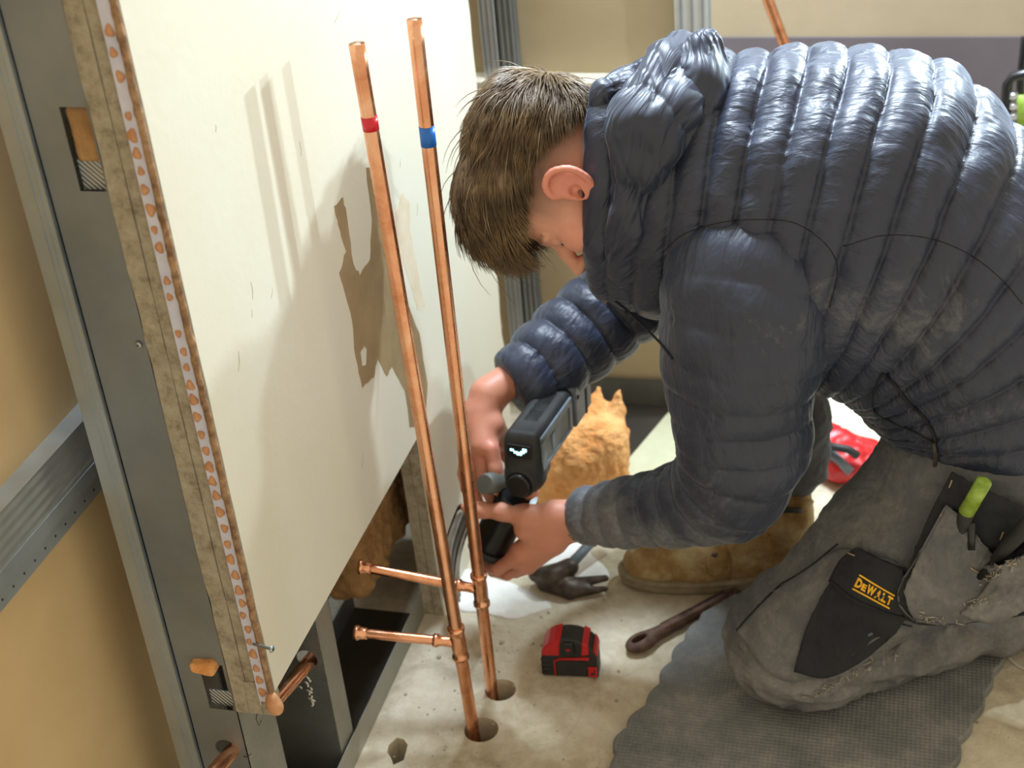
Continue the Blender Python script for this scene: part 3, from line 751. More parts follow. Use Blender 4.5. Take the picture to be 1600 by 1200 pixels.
xz_prism('red_shell', [(-.050, .050)]+[(.0505*math.cos(math.pi*(1-k/12)), .050+.0385*math.sin(math.pi*k/12)) for k in range(1, 6)]+[(-.018, .050)], -.0215, .0275, 'red', tm, R_, .003)
xz_prism('red_shell', [(.022, .052)]+[(.0505*math.cos(math.pi*k/12), .050+.0385*math.sin(math.pi*k/12)) for k in range(4, 2, -1)]+[(.036, .056)], -.0215, .0275, 'red', tm, R_, .002)
xz_prism('red_shell', [(.044, .050)]+[(.0508*math.cos(math.pi*k/12), .050+.0385*math.sin(math.pi*k/12)) for k in (2, 1)]+[(.0512, .050)], -.018, .024, 'red', tm, R_, .001)
xz_prism('lock_button', [(-.010, .060), (.012, .060), (.010, .084), (-.008, .084)], -.026, -.018, 'black_gloss', tm, R_, .002)
bm = bmesh.new(); bx(bm, -.003, .004, -.0275, -.025, .069, .072, rot=R_); objbm('lock_mark', bm, 'red', tm)
xz_prism('front_panel', [(-.024, .008), (.030, .008), (.030, .038), (-.020, .040), (-.024, .036)], -.0225, -.019, 'knob_grey', tm, R_, .001)
bpy.data.objects['front_panel'].data.materials[0] = M['black']
xz_prism('red_trim', [(-.028, .004), (-.0255, .004), (-.0255, .038), (-.018, .0425), (.036, .0445), (.036, .050), (-.018, .0455), (-.028, .040)], -.0232, -.020, 'red', tm, R_, .0006)
xz_prism('belt_clip', [(.033, .006), (.049, .006), (.049, .028), (.033, .028)], -.024, -.020, 'red', tm, R_, .001)
xz_prism('clip_slot', [(.037, .012), (.045, .012), (.045, .024), (.043, .024), (.043, .016), (.037, .016)], -.0252, -.0235, 'black', tm, R_, .0003)
for k in range(4): xz_prism('grip_rib', [(-.0515, .006+k*.010), (-.034, .006+k*.010), (-.034, .011+k*.010), (-.0515, .011+k*.010)], -.0215, .027, 'black', tm, R_, .001)
rebase(tm, (-.547, 1.935, 0))

# old wrench lying partly under the boot
wr = empty('wrench', (0, 0, 0), 'rusty old wrench on the floor beside the kneeling mat', 'wrench')
wa = onz(1003, 1012); wb = onz(1165, 925); wd = (wb-wa).normalized(); wn = Vector((-wd.y, wd.x, 0))
F_ = Field((-.52, 1.90, -.01), (-.20, 2.25, .06), .0022)
c0 = wa+Vector((0, 0, .014))
F_.ell(c0, (.034, .022, .013), (wd, wn, Vector((0, 0, 1))), .006)
F_.cone(c0+wd*.03, c0+wd*.085, .013, .012, .01); F_.cone(c0+wd*.085, c0+wd*.22, .0115, .009, .006)
F_.ell(c0-wd*.004+wn*.002+Vector((0, 0, .004)), (.016, .0075, .03), (wd, wn, Vector((0, 0, 1))), .004, 'sub')
P, Q = F_.mesh(); P = smooth_verts(P, Q, 1); P[:, 2] = np.maximum(P[:, 2], .001); meshobj('forged_body', P, Q, 'rust', wr)
v, f = join_geo([tube_geo([c0+wd*t+wn*.007+Vector((0, 0, .010)) for t in (.05, .12, .20)], .0022, 6), tube_geo([c0+wd*t-wn*.007+Vector((0, 0, .010)) for t in (.05, .12, .20)], .0022, 6)])
obj('handle_ridges', v, f, 'rust', wr); rebase(wr, (wa.x, wa.y, 0))

# claw hammer head with handle going under the hand
hm = empty('claw_hammer', (0, 0, 0), 'worn dark claw hammer on the floor in front of the boot toe', 'hammer')
F_ = Field((-.74, 2.08, -.01), (-.48, 2.42, .09), .0024)
ha = onz(838, 905, .016); hb = onz(885, 916, .016); hc = onz(946, 908, .020)
F_.chain([ha+Vector((0, 0, .012)), onz(862, 900, .034), onz(890, 886, .040)], [.015, .020, .018], .01)
F_.chain([onz(856, 905, .016), hb+Vector((0, .006, 0)), hc+Vector((0, .004, .004))], [.014, .013, .0065], .006)
F_.chain([onz(850, 912, .012), onz(890, 927, .010), onz(946, 920, .012)], [.014, .012, .0055], .006)
F_.chain([onz(852, 907, .016), onz(885, 918, .016), onz(915, 918, .014)], [.017, .015, .009], .008)
P, Q = F_.mesh(); P = smooth_verts(P, Q, 1); P[:, 2] = np.maximum(P[:, 2], .001); meshobj('head', P, Q, 'dark_steel', hm)
tube('shank', [onz(886, 888, .044), onz(905, 868, .052), onz(925, 846, .062)], [.011, .010, .010], 'grey_plastic', hm, 14)
tube('handle', [onz(924, 847, .062), onz(942, 828, .070), onz(975, 800, .08)], [.012, .015, .015], 'black', hm, 14); rebase(hm, (-.6, 2.2, 0))
# white sheets / spilled plaster
def blob_sheet(name, pts, h, label, cat, mat='white_sheet', seed=3):
    ml = [onz(x, y) for x, y in pts]; c = sum(ml, Vector())/len(ml); n = 72
    cl = catmull([ml[-1]]+ml+[ml[0], ml[1]], 8*(len(ml)+2)+1)[8:-8][:-1]
    V = []; rings = 12; m = len(cl)
    for r in range(rings+1):
        t = 1-r/rings
        for i in range(m):
            p = c+(Vector(cl[i])-c)*t*(1+.03*fbm((i*.2, r, seed), 3)); z = .0015+h*(1-t**4)*(.75+.6*fbm((p.x, p.y, seed), 22, 3)); V.append((p.x, p.y, max(z, .001)))
    Fc = [(r*m+i, r*m+(i+1) % m, (r+1)*m+(i+1) % m, (r+1)*m+i) for r in range(rings) for i in range(m)]
    N = len(V); V += [(V[i][0], V[i][1], 0.0) for i in range(m)]; Fc += [(N+i, N+(i+1) % m, (i+1) % m, i) for i in range(m)]
    o = obj(name, V, Fc, mat); tag(o, label, cat); return o
blob_sheet('plaster_spill', [(662, 928), (705, 935), (720, 955), (752, 958), (800, 968), (838, 958), (862, 948), (835, 930), (800, 912), (770, 905), (735, 890), (700, 900)], .006, 'white plaster dust spilled on the floor behind the two pipes', 'plaster')
blob_sheet('paper_sheet', [(838, 905), (858, 875), (880, 852), (905, 850), (925, 868), (948, 890), (950, 905), (930, 912), (880, 915)], .004, 'white paper scrap lying under the claw hammer', 'paper', seed=8)
# pale board offcut lying behind
bm = bmesh.new(); q = [onz(958, 745, .02), onz(1045, 643, .02), onz(1130, 660, .02), onz(1085, 770, .02)]
vs = [bm.verts.new(p) for p in q]; vb = [bm.verts.new(p-Vector((0, 0, .018))) for p in q]; bm.faces.new(vs); bm.faces.new(vb[::-1])
for i in range(4): bm.faces.new((vs[i], vb[i], vb[(i+1) % 4], vs[(i+1) % 4]))
bmesh.ops.recalc_face_normals(bm, faces=bm.faces); o = objbm('board_offcut', bm, 'offcut'); tag(o, 'pale green plasterboard offcut lying on the floor behind the near forearm', 'board')
# mineral wool heap
F_ = Field((-.80, 2.15, -.02), (-.36, 2.80, .40), .006)
def rr3(x, y, Y, Z=0): p = at(x, y, Y); p.z += Z; return p
F_.chain([at(868, 760, 2.44), at(905, 708, 2.46), at(935, 672, 2.48)], [.040, .072, .045], .04)
F_.chain([at(925, 705, 2.46), at(950, 685, 2.48), at(950, 712, 2.47)], [.05, .028, .035], .03)
F_.chain([at(925, 672, 2.48), at(930, 640, 2.50), at(936, 606, 2.52)], [.034, .022, .006], .02)
F_.chain([at(955, 670, 2.49), at(962, 640, 2.50), at(966, 612, 2.51)], [.022, .014, .006], .015)
F_.chain([at(905, 670, 2.48), at(912, 640, 2.50)], [.030, .016], .02)
for x, y, r in ((880, 725, .06), (920, 700, .07), (945, 690, .04)):
    p = at(x, y, 2.45); F_.cone(p, (p.x, p.y+.03, .02), r*.8, r*.8, .04)
P, Q = F_.mesh(); N = vnormals(P, Q)
d = np.array([fbm(p*np.array([1, 1, .45]), 26, 5)+.4*fbm(p+5, 80, 2) for p in P]); P = P+N*(d*.014)[:, None]; P[:, 2] = np.maximum(P[:, 2], .001)
o = meshobj('wool_heap', P, Q, 'insul'); tag(o, 'heap of torn orange mineral wool on the floor behind the power tool', 'insulation')
o = fluff('wool_scrap', (-.76, 2.46, .02), (-.70, 2.52, .10), 'insul', 31, None, .004, .012); tag(o, 'small wool scrap glimpsed between the far hand and the power tool', 'insulation')

# red tool bag far behind, seen between arm and thigh
rb = empty('tool_bag', (0, 0, 0), 'red and grey tool bag on the floor seen through the gap above the thigh', 'bag')
ra_ = onz(1250, 690); F_ = Field((-.40, 2.35, -.01), (.15, 2.85, .12), .005)
for x, y, r in ((1268, 668, .045), (1300, 685, .045), (1345, 700, .045), (1320, 715, .04)):
    p = onz(x, y+12, .04); F_.ell(p, (r*1.3, r, .038), k=.03)
P, Q = F_.mesh(); N = vnormals(P, Q); P = P+N*np.array([fbm(p, 30, 3) for p in P])[:, None]*.012; P[:, 2] = np.maximum(P[:, 2], .001); meshobj('bag_body', P, Q, 'red', rb)
tube('handle', [onz(1285, 692, .085), onz(1300, 698, .10), onz(1325, 702, .10), onz(1340, 712, .085)], .009, 'black', rb, 8)
tube('strap', [onz(1262, 672, .088), onz(1290, 700, .085), onz(1330, 738, .05)], .010, 'grey_plastic', rb, 8); rebase(rb, (ra_.x, ra_.y, 0))
# black framed object at the right edge
ch = empty('folding_chair', (0, 0, 0), 'black tubular metal frame with green bag fabric at the top right edge', 'chair')
tube('frame', [at(1572, 420, 3.2), at(1572, 160, 3.2), at(1574, 132, 3.2), at(1582, 120, 3.2), at(1615, 112, 3.2), at(1650, 112, 3.2), at(1655, 420, 3.2)], .011, 'black_gloss', ch, 12)
tube('frame', [at(1592, 420, 3.24), at(1594, 125, 3.24), at(1600, 60, 3.24), at(1640, 55, 3.24)], .008, 'black_gloss', ch, 12)
for k in range(3): tube('buckle', [at(1578, 150+k*16, 3.19), at(1590, 150+k*16, 3.19)], .008, 'steel', ch, 8)
G = coons([at(1590, 150, 3.22), at(1620, 148, 3.23), at(1660, 150, 3.22)], [at(1590, 300, 3.22), at(1620, 310, 3.2), at(1660, 300, 3.22)], [at(1590, 150, 3.22), at(1590, 300, 3.22)], [at(1660, 150, 3.22), at(1660, 300, 3.22)], 6, 6)
sheet('fabric_panel', G, .006, 'green', ch); rebase(ch, (.3, 3.2, 0))
o = tube('cable', [onz(1545, 1000, .006), onz(1566, 1018, .004), onz(1590, 1040, .003), onz(1625, 1058, .003), onz(1700, 1075, .003)], .0022, 'white_cable', None, 8); tag(o, 'thin white cable on the floor beyond the mat corner at the right', 'cable')

# ---------------------------------------------------------------- cordless power tool held in both hands
pt = empty('power_tool', (0, 0, 0), 'black and slate grey cordless power tool with lit display held against the wall', 'power tool')
ca = at(813, 712, 1.985); cb = at(890, 605, 2.235)
ax = (cb-ca).normalized(); Tm = frame_rot(ca, ax, (0, 0, 1))       # local x = along the tool, z = up, y = left side
def Tb(x, y, z): return Tm @ Matrix.Translation((x, y, z))
F_ = Field(tuple(ca-Vector((.15, .10, .16))), tuple(cb+Vector((.12, .12, .12))), .0028)
F_.box(Tb(.13, 0, .002), (.125, .032, .037), .014, .006)
F_.cone(Tm @ Vector((.012, 0, -.045)), Tm @ Vector((.05, 0, -.045)), .034, .032, .012)
F_.box(Tb(.02, 0, -.02), (.02, .034, .05), .018, .01)
P, Q = F_.mesh(); P = smooth_verts(P, Q, 1); meshobj('housing', P, Q, 'black', pt)
bm = bmesh.new()
s = -1.0
def sidebox(name, x0, x1, z0, z1, y0, y1, mat, bev=.002, tilt=0):
    bm = bmesh.new(); bx(bm, x0, x1, y0, y1, z0, z1, rot=Tm, bevel=bev); return objbm(name, bm, mat, pt)
for yy in (-.0345,):
    sidebox('side_panel', .012, .165, .018, .032, yy-.002, yy+.003, 'grey_plastic')
    sidebox('side_panel', .012, .165, -.034, -.026, yy-.002, yy+.003, 'grey_plastic')
    sidebox('side_panel', .012, .034, -.030, .030, yy-.002, yy+.003, 'grey_plastic')
    sidebox('side_panel', .150, .166, -.030, .030, yy-.002, yy+.003, 'grey_plastic')
    sidebox('side_inset', .034, .150, -.028, .020, yy, yy+.003, 'knob_grey')
    sidebox('vent_block', .06, .078, -.018, .012, yy-.002, yy+.003, 'grey_plastic')
sidebox('battery_pack', .178, .232, -.040, .040, -.038, .036, 'grey_plastic', .005)
sidebox('battery_band', .232, .240, -.040, .042, -.039, .036, 'black', .002)
sidebox('battery_pack', .240, .268, -.038, .048, -.037, .034, 'grey_plastic', .005)
sidebox('top_cover', .05, .16, .034, .039, -.016, .020, 'black', .003)
sidebox('battery_screw', .188, .194, .014, .020, -.040, -.037, 'black', .0005)
# display on the near end
sidebox('display_window', -.0035, .004, -.004, .022, -.022, .022, 'black_gloss', .001)
for (yy, zz, w, h) in ((.013, .012, .0035, .0022), (.006, .008, .004, .0022), (.0, .006, .005, .0030), (-.006, .0095, .004, .0022), (-.010, .014, .004, .0032)):
    sidebox('lit_segment', -.0050, -.0034, zz-h, zz+h, yy-w, yy+w, 'glow', .0008)
tube('front_ring', [Tm @ Vector((-.018, -.002, -.047)), Tm @ Vector((.012, -.002, -.047))], [.026, .031], 'black', pt, 28)
o = tube('front_cap', [Tm @ Vector((-.026, -.002, -.047)), Tm @ Vector((-.017, -.002, -.047))], [.019, .024], 'black_gloss', pt, 28)
# lower barrel reaching through the grip
q0 = at(768, 850, 2.035); q1 = at(820, 770, 2.02)
tube('lower_barrel', [at(758, 868, 2.02), at(768, 848, 2.03), at(790, 805, 2.03), at(812, 770, 2.02)], [.030, .036, .036, .034], 'black_gloss', pt, 28)
tube('barrel_collar', [at(762, 862, 2.025), at(766, 853, 2.028)], [.039, .039], 'black', pt, 28)
kn = tube('side_knob', [at(757, 757, 1.99), at(763, 756, 2.0), at(778, 752, 2.025), at(790, 748, 2.04)], [.017, .0195, .0195, .017], 'knob_grey', pt, 24)
tube('knob_stem', [at(778, 752, 2.025), at(800, 765, 2.03)], [.012, .014], 'black', pt, 16)
# bright curved blade guard close to the wall
gp = []
for k in range(15):
    a = k/14; gp.append(at(730-22*a-22*math.sin(a*math.pi)*.5, 800+135*a, 2.03+.01*a))
G = [[p+CR*(.034*(u/5-.5)) + Vector((0, .014*math.sin(u*1.1), 0)) for u in range(6)] for p in gp]
sheet('blade_guard', G, .0015, 'steel', pt)
sheet('guard_lining', [[p+Vector((-.004, .016, 0)) for p in r] for r in G], .0015, 'dark_steel', pt)
rebase(pt, tuple(ca))

# ---------------------------------------------------------------- the kneeling person
# body: one continuous surface (head, neck, torso, arms, hands, legs)
HR = Vector((-.93, 0, 0))
hF = (CR*-.27 - CU*.90 + CF*.30).normalized()
hU = (CR*-.93 + CU*.30); hU = (hU-hF*hU.dot(hF)).normalized()
hL = hU.cross(hF)*1.0
if hL.dot(CF) > 0: hL = -hL
ear = at(905, 297, 1.985); HS = 1.15
hO = ear-hL*.076*HS
def hp(x, y, z): return hO+(hL*x+hF*y+hU*z)*HS       # x: person's left, y: face forward, z: crown
HA = (hL, hF, hU)
lo = (-.80, 1.80, .10); hi = (.36, 2.52, 1.16)
B = Field(lo, hi, .0027)
def he(c, r, k=.012, op='add'): B.ell(hp(*c), Vector(r)*HS, HA, k, op)
he((0, -.008, .052), (.075, .096, .088), .02)
he((0, .040, .045), (.064, .048, .055), .03)
he((0, .042, -.012), (.058, .050, .066), .03)
for s in (1, -1):
    B.cone(hp(s*.052, .004, -.035), hp(s*.016, .080, -.092), .016, .017, .03)
    he((s*.044, .062, -.018), (.022, .024, .022), .02)
    he((s*.032, .090, .012), (.017, .012, .012), .012, 'sub')
    he((s*.031, .0765, .010), (.0135, .0125, .0125), .003)
    B.cone(hp(s*.044, .080, .026), hp(s*.012, .090, .024), .008, .009, .012)
    he((s*.010, .104, -.034), (.008, .009, .007), .006)
he((0, .078, -.096), (.022, .018, .018), .02)
B.chain([hp(0, .086, .020), hp(0, .103, -.008), hp(0, .117, -.030)], [.008, .009, .0115], .012)
he((0, .093, -.056), (.022, .012, .008), .006); he((0, .092, -.068), (.020, .012, .008), .006)
he((0, .106, -.062), (.024, .006, .0018), .003, 'sub')
# ears: rim, lobe, inner bowl
for s in (1, -1):
    rim = [hp(s*.074, .010, .014), hp(s*.083, .017, .030), hp(s*.089, .005, .044), hp(s*.093, -.015, .041), hp(s*.095, -.026, .020), hp(s*.090, -.022, -.002), hp(s*.083, -.011, -.018)]
    rim = [Vector(p) for p in catmull(rim, 19)]
    B.chain(rim, [.0052]*19, .003)
    he((s*.081, -.005, .012), (.0080, .021, .032), .004)
    he((s*.093, -.003, .017), (.0085, .0135, .020), .003, 'sub')
    he((s*.086, .001, .004), (.0090, .0075, .009), .003, 'sub')
    he((s*.080, .004, -.004), (.012, .0055, .0055), .003, 'sub')
    B.chain([hp(s*.084, -.014, .022), hp(s*.083, -.006, .024), hp(s*.079, .004, .020)], [.0036, .0036, .003], .003)
    B.cone(hp(s*.077, .009, -.002), hp(s*.077, .008, .004), .0045, .0045, .003)
    B.cone(hp(s*.079, -.004, -.020), hp(s*.078, .001, -.026), .0068, .0060, .005)
neck0 = Vector((-.28, 2.12, .92))
B.cone(hp(0, -.030, -.03), hp(0, -.055, -.10), .058, .056, .03)
B.cone(hp(0, -.055, -.10), neck0, .056, .07, .03)
# trunk and hidden limbs under the clothes
B.chain([neck0, Vector((-.18, 2.12, .88)), Vector((.02, 2.12, .84)), Vector((.14, 2.10, .70))], [.09, .13, .14, .13], .05)
LS = Vector((-.24, 1.99, .80)); RS = Vector((-.33, 2.30, .80))
LE = at(1150, 752, 1.90); LW = at(903, 812, 2.005)
RE = at(925, 500, 2.30); RW = at(763, 618, 2.13)
B.chain([Vector((-.20, 2.08, .86)), LS, LE, LW], [.08, .055, .045, .029], .03)
B.chain([Vector((-.24, 2.18, .86)), RS, RE, RW], [.08, .052, .042, .030], .03)
# --- near (left) hand: back of the hand to the camera, thumb out to the left, fingers closing round the barrel
k_ = .007
pal = [LW, at(872, 822, 2.0), at(838, 842, 1.995)]
B.cone(LW, at(868, 808, 2.00), .030, .026, .02); B.cone(LW, at(862, 838, 2.0), .028, .028, .02)
B.cone(at(868, 806, 2.0), at(822, 826, 1.985), .024, .022, .02)
B.cone(at(862, 832, 2.0), at(816, 862, 1.990), .027, .022, .02)
B.cone(at(862, 845, 2.01), at(822, 878, 2.005), .026, .022, .02)
MC = [at(803, 872, 1.990), at(815, 884, 2.008), at(826, 886, 2.030), at(836, 878, 2.050)]
for m_, r_ in zip(MC, (.0145, .0145, .0135, .0125)): B.cone(at(848, 848, 2.005), m_, .020, r_, .012)
B.chain([MC[0], at(778, 889, 1.995), at(756, 886, 2.022), at(746, 868, 2.046)], [.0135, .0118, .0102, .0085], k_)
B.chain([MC[1], at(792, 897, 2.018), at(770, 893, 2.045), at(762, 876, 2.068)], [.0140, .0118, .0102, .0085], .004)
B.chain([MC[2], at(806, 894, 2.045), at(786, 890, 2.070), at(776, 872, 2.088)], [.0130, .0110, .0098, .0082], .004)
B.chain([MC[3], at(822, 886, 2.068), at(804, 880, 2.088), at(792, 866, 2.098)], [.0120, .0100, .0088, .0076], .004)
B.chain([at(862, 812, 2.0), at(822, 806, 1.985), at(785, 800, 1.985), at(752, 797, 1.985), at(728, 792, 1.99)], [.022, .0185, .0138, .0125, .0098], .014)
B.ell(at(735, 792, 1.978), (.007, .0035, .0055), k=.002)
# --- far (right) hand: dropping from the cuff, index finger down along the knob
B.cone(RW, at(752, 660, 2.10), .030, .026, .02)
B.cone(at(752, 650, 2.10), at(757, 695, 2.06), .027, .026, .02)
B.cone(at(742, 650, 2.11), at(740, 700, 2.075), .024, .024, .02)
RM = [at(768, 702, 2.045), at(752, 712, 2.05), at(738, 714, 2.06), at(728, 708, 2.075)]
B.chain([RM[0], at(774, 732, 2.03), at(780, 752, 2.022), at(782, 772, 2.018)], [.0145, .0125, .0108, .0088], k_)
B.chain([RM[1], at(756, 742, 2.035), at(762, 768, 2.022), at(770, 788, 2.02)], [.0145, .0122, .0105, .0088], .004)
B.chain([RM[2], at(738, 748, 2.045), at(744, 775, 2.035), at(752, 796, 2.03)], [.0140, .0118, .0100, .0085], .004)
B.chain([RM[3], at(724, 740, 2.065), at(728, 764, 2.055), at(736, 780, 2.05)], [.0125, .0105, .0092, .0080], .004)
B.chain([at(772, 664, 2.09), at(784, 684, 2.11), at(792, 708, 2.12), at(800, 730, 2.12)], [.020, .0155, .0125, .0100], .012)
B.ell(at(835, 770, 2.0), (.0085, .0085, .008), k=.003)     # fingertip closing round the far side of the barrel
B.cone(at(832, 771, 2.01), at(812, 782, 2.04), .0082, .009, .004)
# hidden legs
B.chain([Vector((.14, 2.08, .66)), Vector((.12, 2.03, .45)), Vector((-.08, 1.97, .20))], [.12, .09, .06], .05)
B.chain([Vector((.10, 2.14, .64)), Vector((-.05, 2.24, .55)), Vector((-.24, 2.30, .45)), Vector((-.22, 2.30, .32))], [.11, .08, .05, .035], .05)
P, Q = B.mesh(); P = smooth_verts(P, Q, 1, .5)
body = meshobj('person', P, Q, 'skin'); tag(body, 'kneeling person in navy puffer jacket and black work trousers, head bowed over a tool', 'person')
# skin tint: reddish ear, knuckles and cheek, clipped hair on the sides and nape
def tint():
    me = body.data; ca_ = me.color_attributes.new('tint', 'FLOAT_COLOR', 'POINT')
    A = np.array([list(hL), list(hF), list(hU)]); q = (P-np.array(hO)) @ A.T / HS
    base = np.array(lin((222, 164, 140))[:3]); red = np.array(lin((214, 120, 104))[:3]); dk = np.array(lin((92, 72, 54))[:3]); hand = np.array(lin((206, 142, 118))[:3])
    C = np.tile(base, (len(P), 1))
    inh = (np.abs(q[:, 0]) < .13) & (np.abs(q[:, 1]) < .16) & (q[:, 2] > -.18) & (q[:, 2] < .2)
    earm = np.clip((np.abs(q[:, 0])-.074)/.008, 0, 1)*(np.abs(q[:, 1]) < .04)*(np.abs(q[:, 2]) < .05)*inh
    ck = np.exp(-((q[:, 1]-.06)**2+(q[:, 2]+.03)**2)/.0016)*inh
    C = C*(1-(earm*.55)[:, None])+red*(earm*.55)[:, None]; C = C*(1-(ck*.35)[:, None])+red*(ck*.35)[:, None]
    hl0 = .064-2.6*(q[:, 1]-.005)**2; fade = np.clip((q[:, 2]-(hl0-.058))/.05, 0, 1)
    hl = np.clip((.062-q[:, 1])/.02, 0, 1)
    nape = np.clip((-.045-q[:, 1])/.03, 0, 1)*np.clip((q[:, 2]+.06)/.06, 0, 1)
    f = np.maximum(fade*hl, nape*.65)*inh*(1-earm)
    C = C*(1-(f*.9)[:, None])+dk*(f*.9)[:, None]
    hm_ = (P[:, 0] < -.50) & (P[:, 2] < .60); C[hm_] = hand
    for m_ in MC+RM:
        w = np.exp(-((P-np.array(m_))**2).sum(1)/.0003)*.6; C = C*(1-w[:, None])+red*w[:, None]
    brow = np.exp(-((q[:, 2]-.028-.1*(np.abs(q[:, 0])-.03))**2)/.000012)*(q[:, 1] > .075)*(np.abs(q[:, 0]) > .012)*(np.abs(q[:, 0]) < .055)*inh*.7
    C = C*(1-brow[:, None])+dk*brow[:, None]
    lip = np.exp(-((q[:, 2]+.062)**2)/.00008)*(q[:, 1] > .088)*(np.abs(q[:, 0]) < .024)*inh*.6
    C = C*(1-lip[:, None])+red*lip[:, None]
    ca_.data.foreach_set('color', np.concatenate([C, np.ones((len(P), 1))], 1).astype(np.float32).ravel())
tint()
# closed eyelid lines
fc = [k for k in range(len(Q)) if abs(P[Q[k][0]][0]-hO.x) < .25 and P[Q[k][0]][2] > .66]
hb_ = BVHTree.FromPolygons([tuple(p) for p in P], [tuple(Q[k]) for k in fc])
for s in (1, -1):
    lp_ = []
    for k in range(12):
        a = k/11; p = hp(s*(.017+.030*a), .14, .002-.004*math.sin(a*math.pi)); h = hb_.ray_cast(p, -hF)
        if h[0] is not None: lp_.append(h[0]+hF*.0006)
    if len(lp_) > 3: tube('eyelashes', lp_, [.0004]+[.0011]*(len(lp_)-2)+[.0005], 'lash', body, 6)
# hair: scalp cap plus combed strands
F_ = Field(tuple(hO-Vector((.25, .25, .25))), tuple(hO+Vector((.25, .25, .25))), .003)
F_.ell(hp(0, -.010, .060), Vector((.080, .106, .100))*HS, HA, .01)
F_.ell(hp(0, .045, .088), Vector((.072, .072, .072))*HS, HA, .04)
F_.ell(hp(0, -.055, .085), Vector((.066, .066, .068))*HS, HA, .04)
P2, Q2 = F_.mesh(); A_ = np.array([list(hL), list(hF), list(hU)]); q2 = (P2-np.array(hO)) @ A_.T/HS
def hairline(q): return .064-2.6*(q[:, 1]-.005)**2+.005*np.sin(q[:, 1]*70)+.9*np.clip(q[:, 1]-.075, 0, .1)
keep = q2[:, 2] > hairline(q2)
kq = keep[Q2].all(1); Qk = Q2[kq]; used = np.unique(Qk); rem = -np.ones(len(P2), int); rem[used] = np.arange(len(used))
NN = vnormals(P2, Q2)
edge = np.clip((q2[:, 2]-hairline(q2))/.020, 0, 1)
Pk = (P2-NN*(.010*(1-edge))[:, None])[used]+NN[used]*np.array([.005*fbm((a[0]*.6, a[1]*.3, a[2]), 60, 2) for a in q2[used]])[:, None]
hair = meshobj('hair', Pk, rem[Qk], 'hair', body)
rnd = random.Random(5); parts = []
hFv, hUv, hLv = np.array(list(hF)), np.array(list(hU)), np.array(list(hL)); cO = np.array(list(hp(0, .0, .05)))
for vi in used:
    if rnd.random() > .72: continue
    a, b, c = q2[vi]; e = edge[vi]
    p = P2[vi]-NN[vi]*.010*(1-e); n = NN[vi]
    comb = hFv*1.0+hLv*(.30*(1 if a > 0 else -1)*(abs(a)/.07))-hUv*(.55 if b > .03 else .1)
    comb = comb-n*comb.dot(n); comb /= np.linalg.norm(comb)+1e-9
    L = .016+.034*e+(.030 if b > .07 else 0)*e; L *= rnd.uniform(.75, 1.25)
    side = np.cross(n, comb); cl_ = noise.noise(Vector((a*55, b*16, c*55))); cv = 1.6*cl_+rnd.uniform(-.25, .25)
    lift = .10+.22*e*abs(noise.noise(Vector((a*40+5, b*12, c*40))))*2+rnd.uniform(0, .10)
    if rnd.random() < .006: L *= 1.5; lift = .8
    pts = []; d = comb+n*lift+side*cv*.6; m = 6; x = p-n*.002
    for k in range(m):
        pts.append(tuple(x)); d = d/np.linalg.norm(d); x = x+d*L/(m-1); r = x-cO
        d = d*.8+comb*.25+side*cv*.12+np.array([0, 0, -.14])*(k/m)-r*2.0*(k/m)
    parts.append(tube_geo(pts, [.0008, .0009, .0009, .0007, .0005, .0002], 3, False))
v, f = join_geo(parts); obj('combed_strands', v, f, 'hair', hair)
# short clipped stubble rows on sides blend in the skin tint

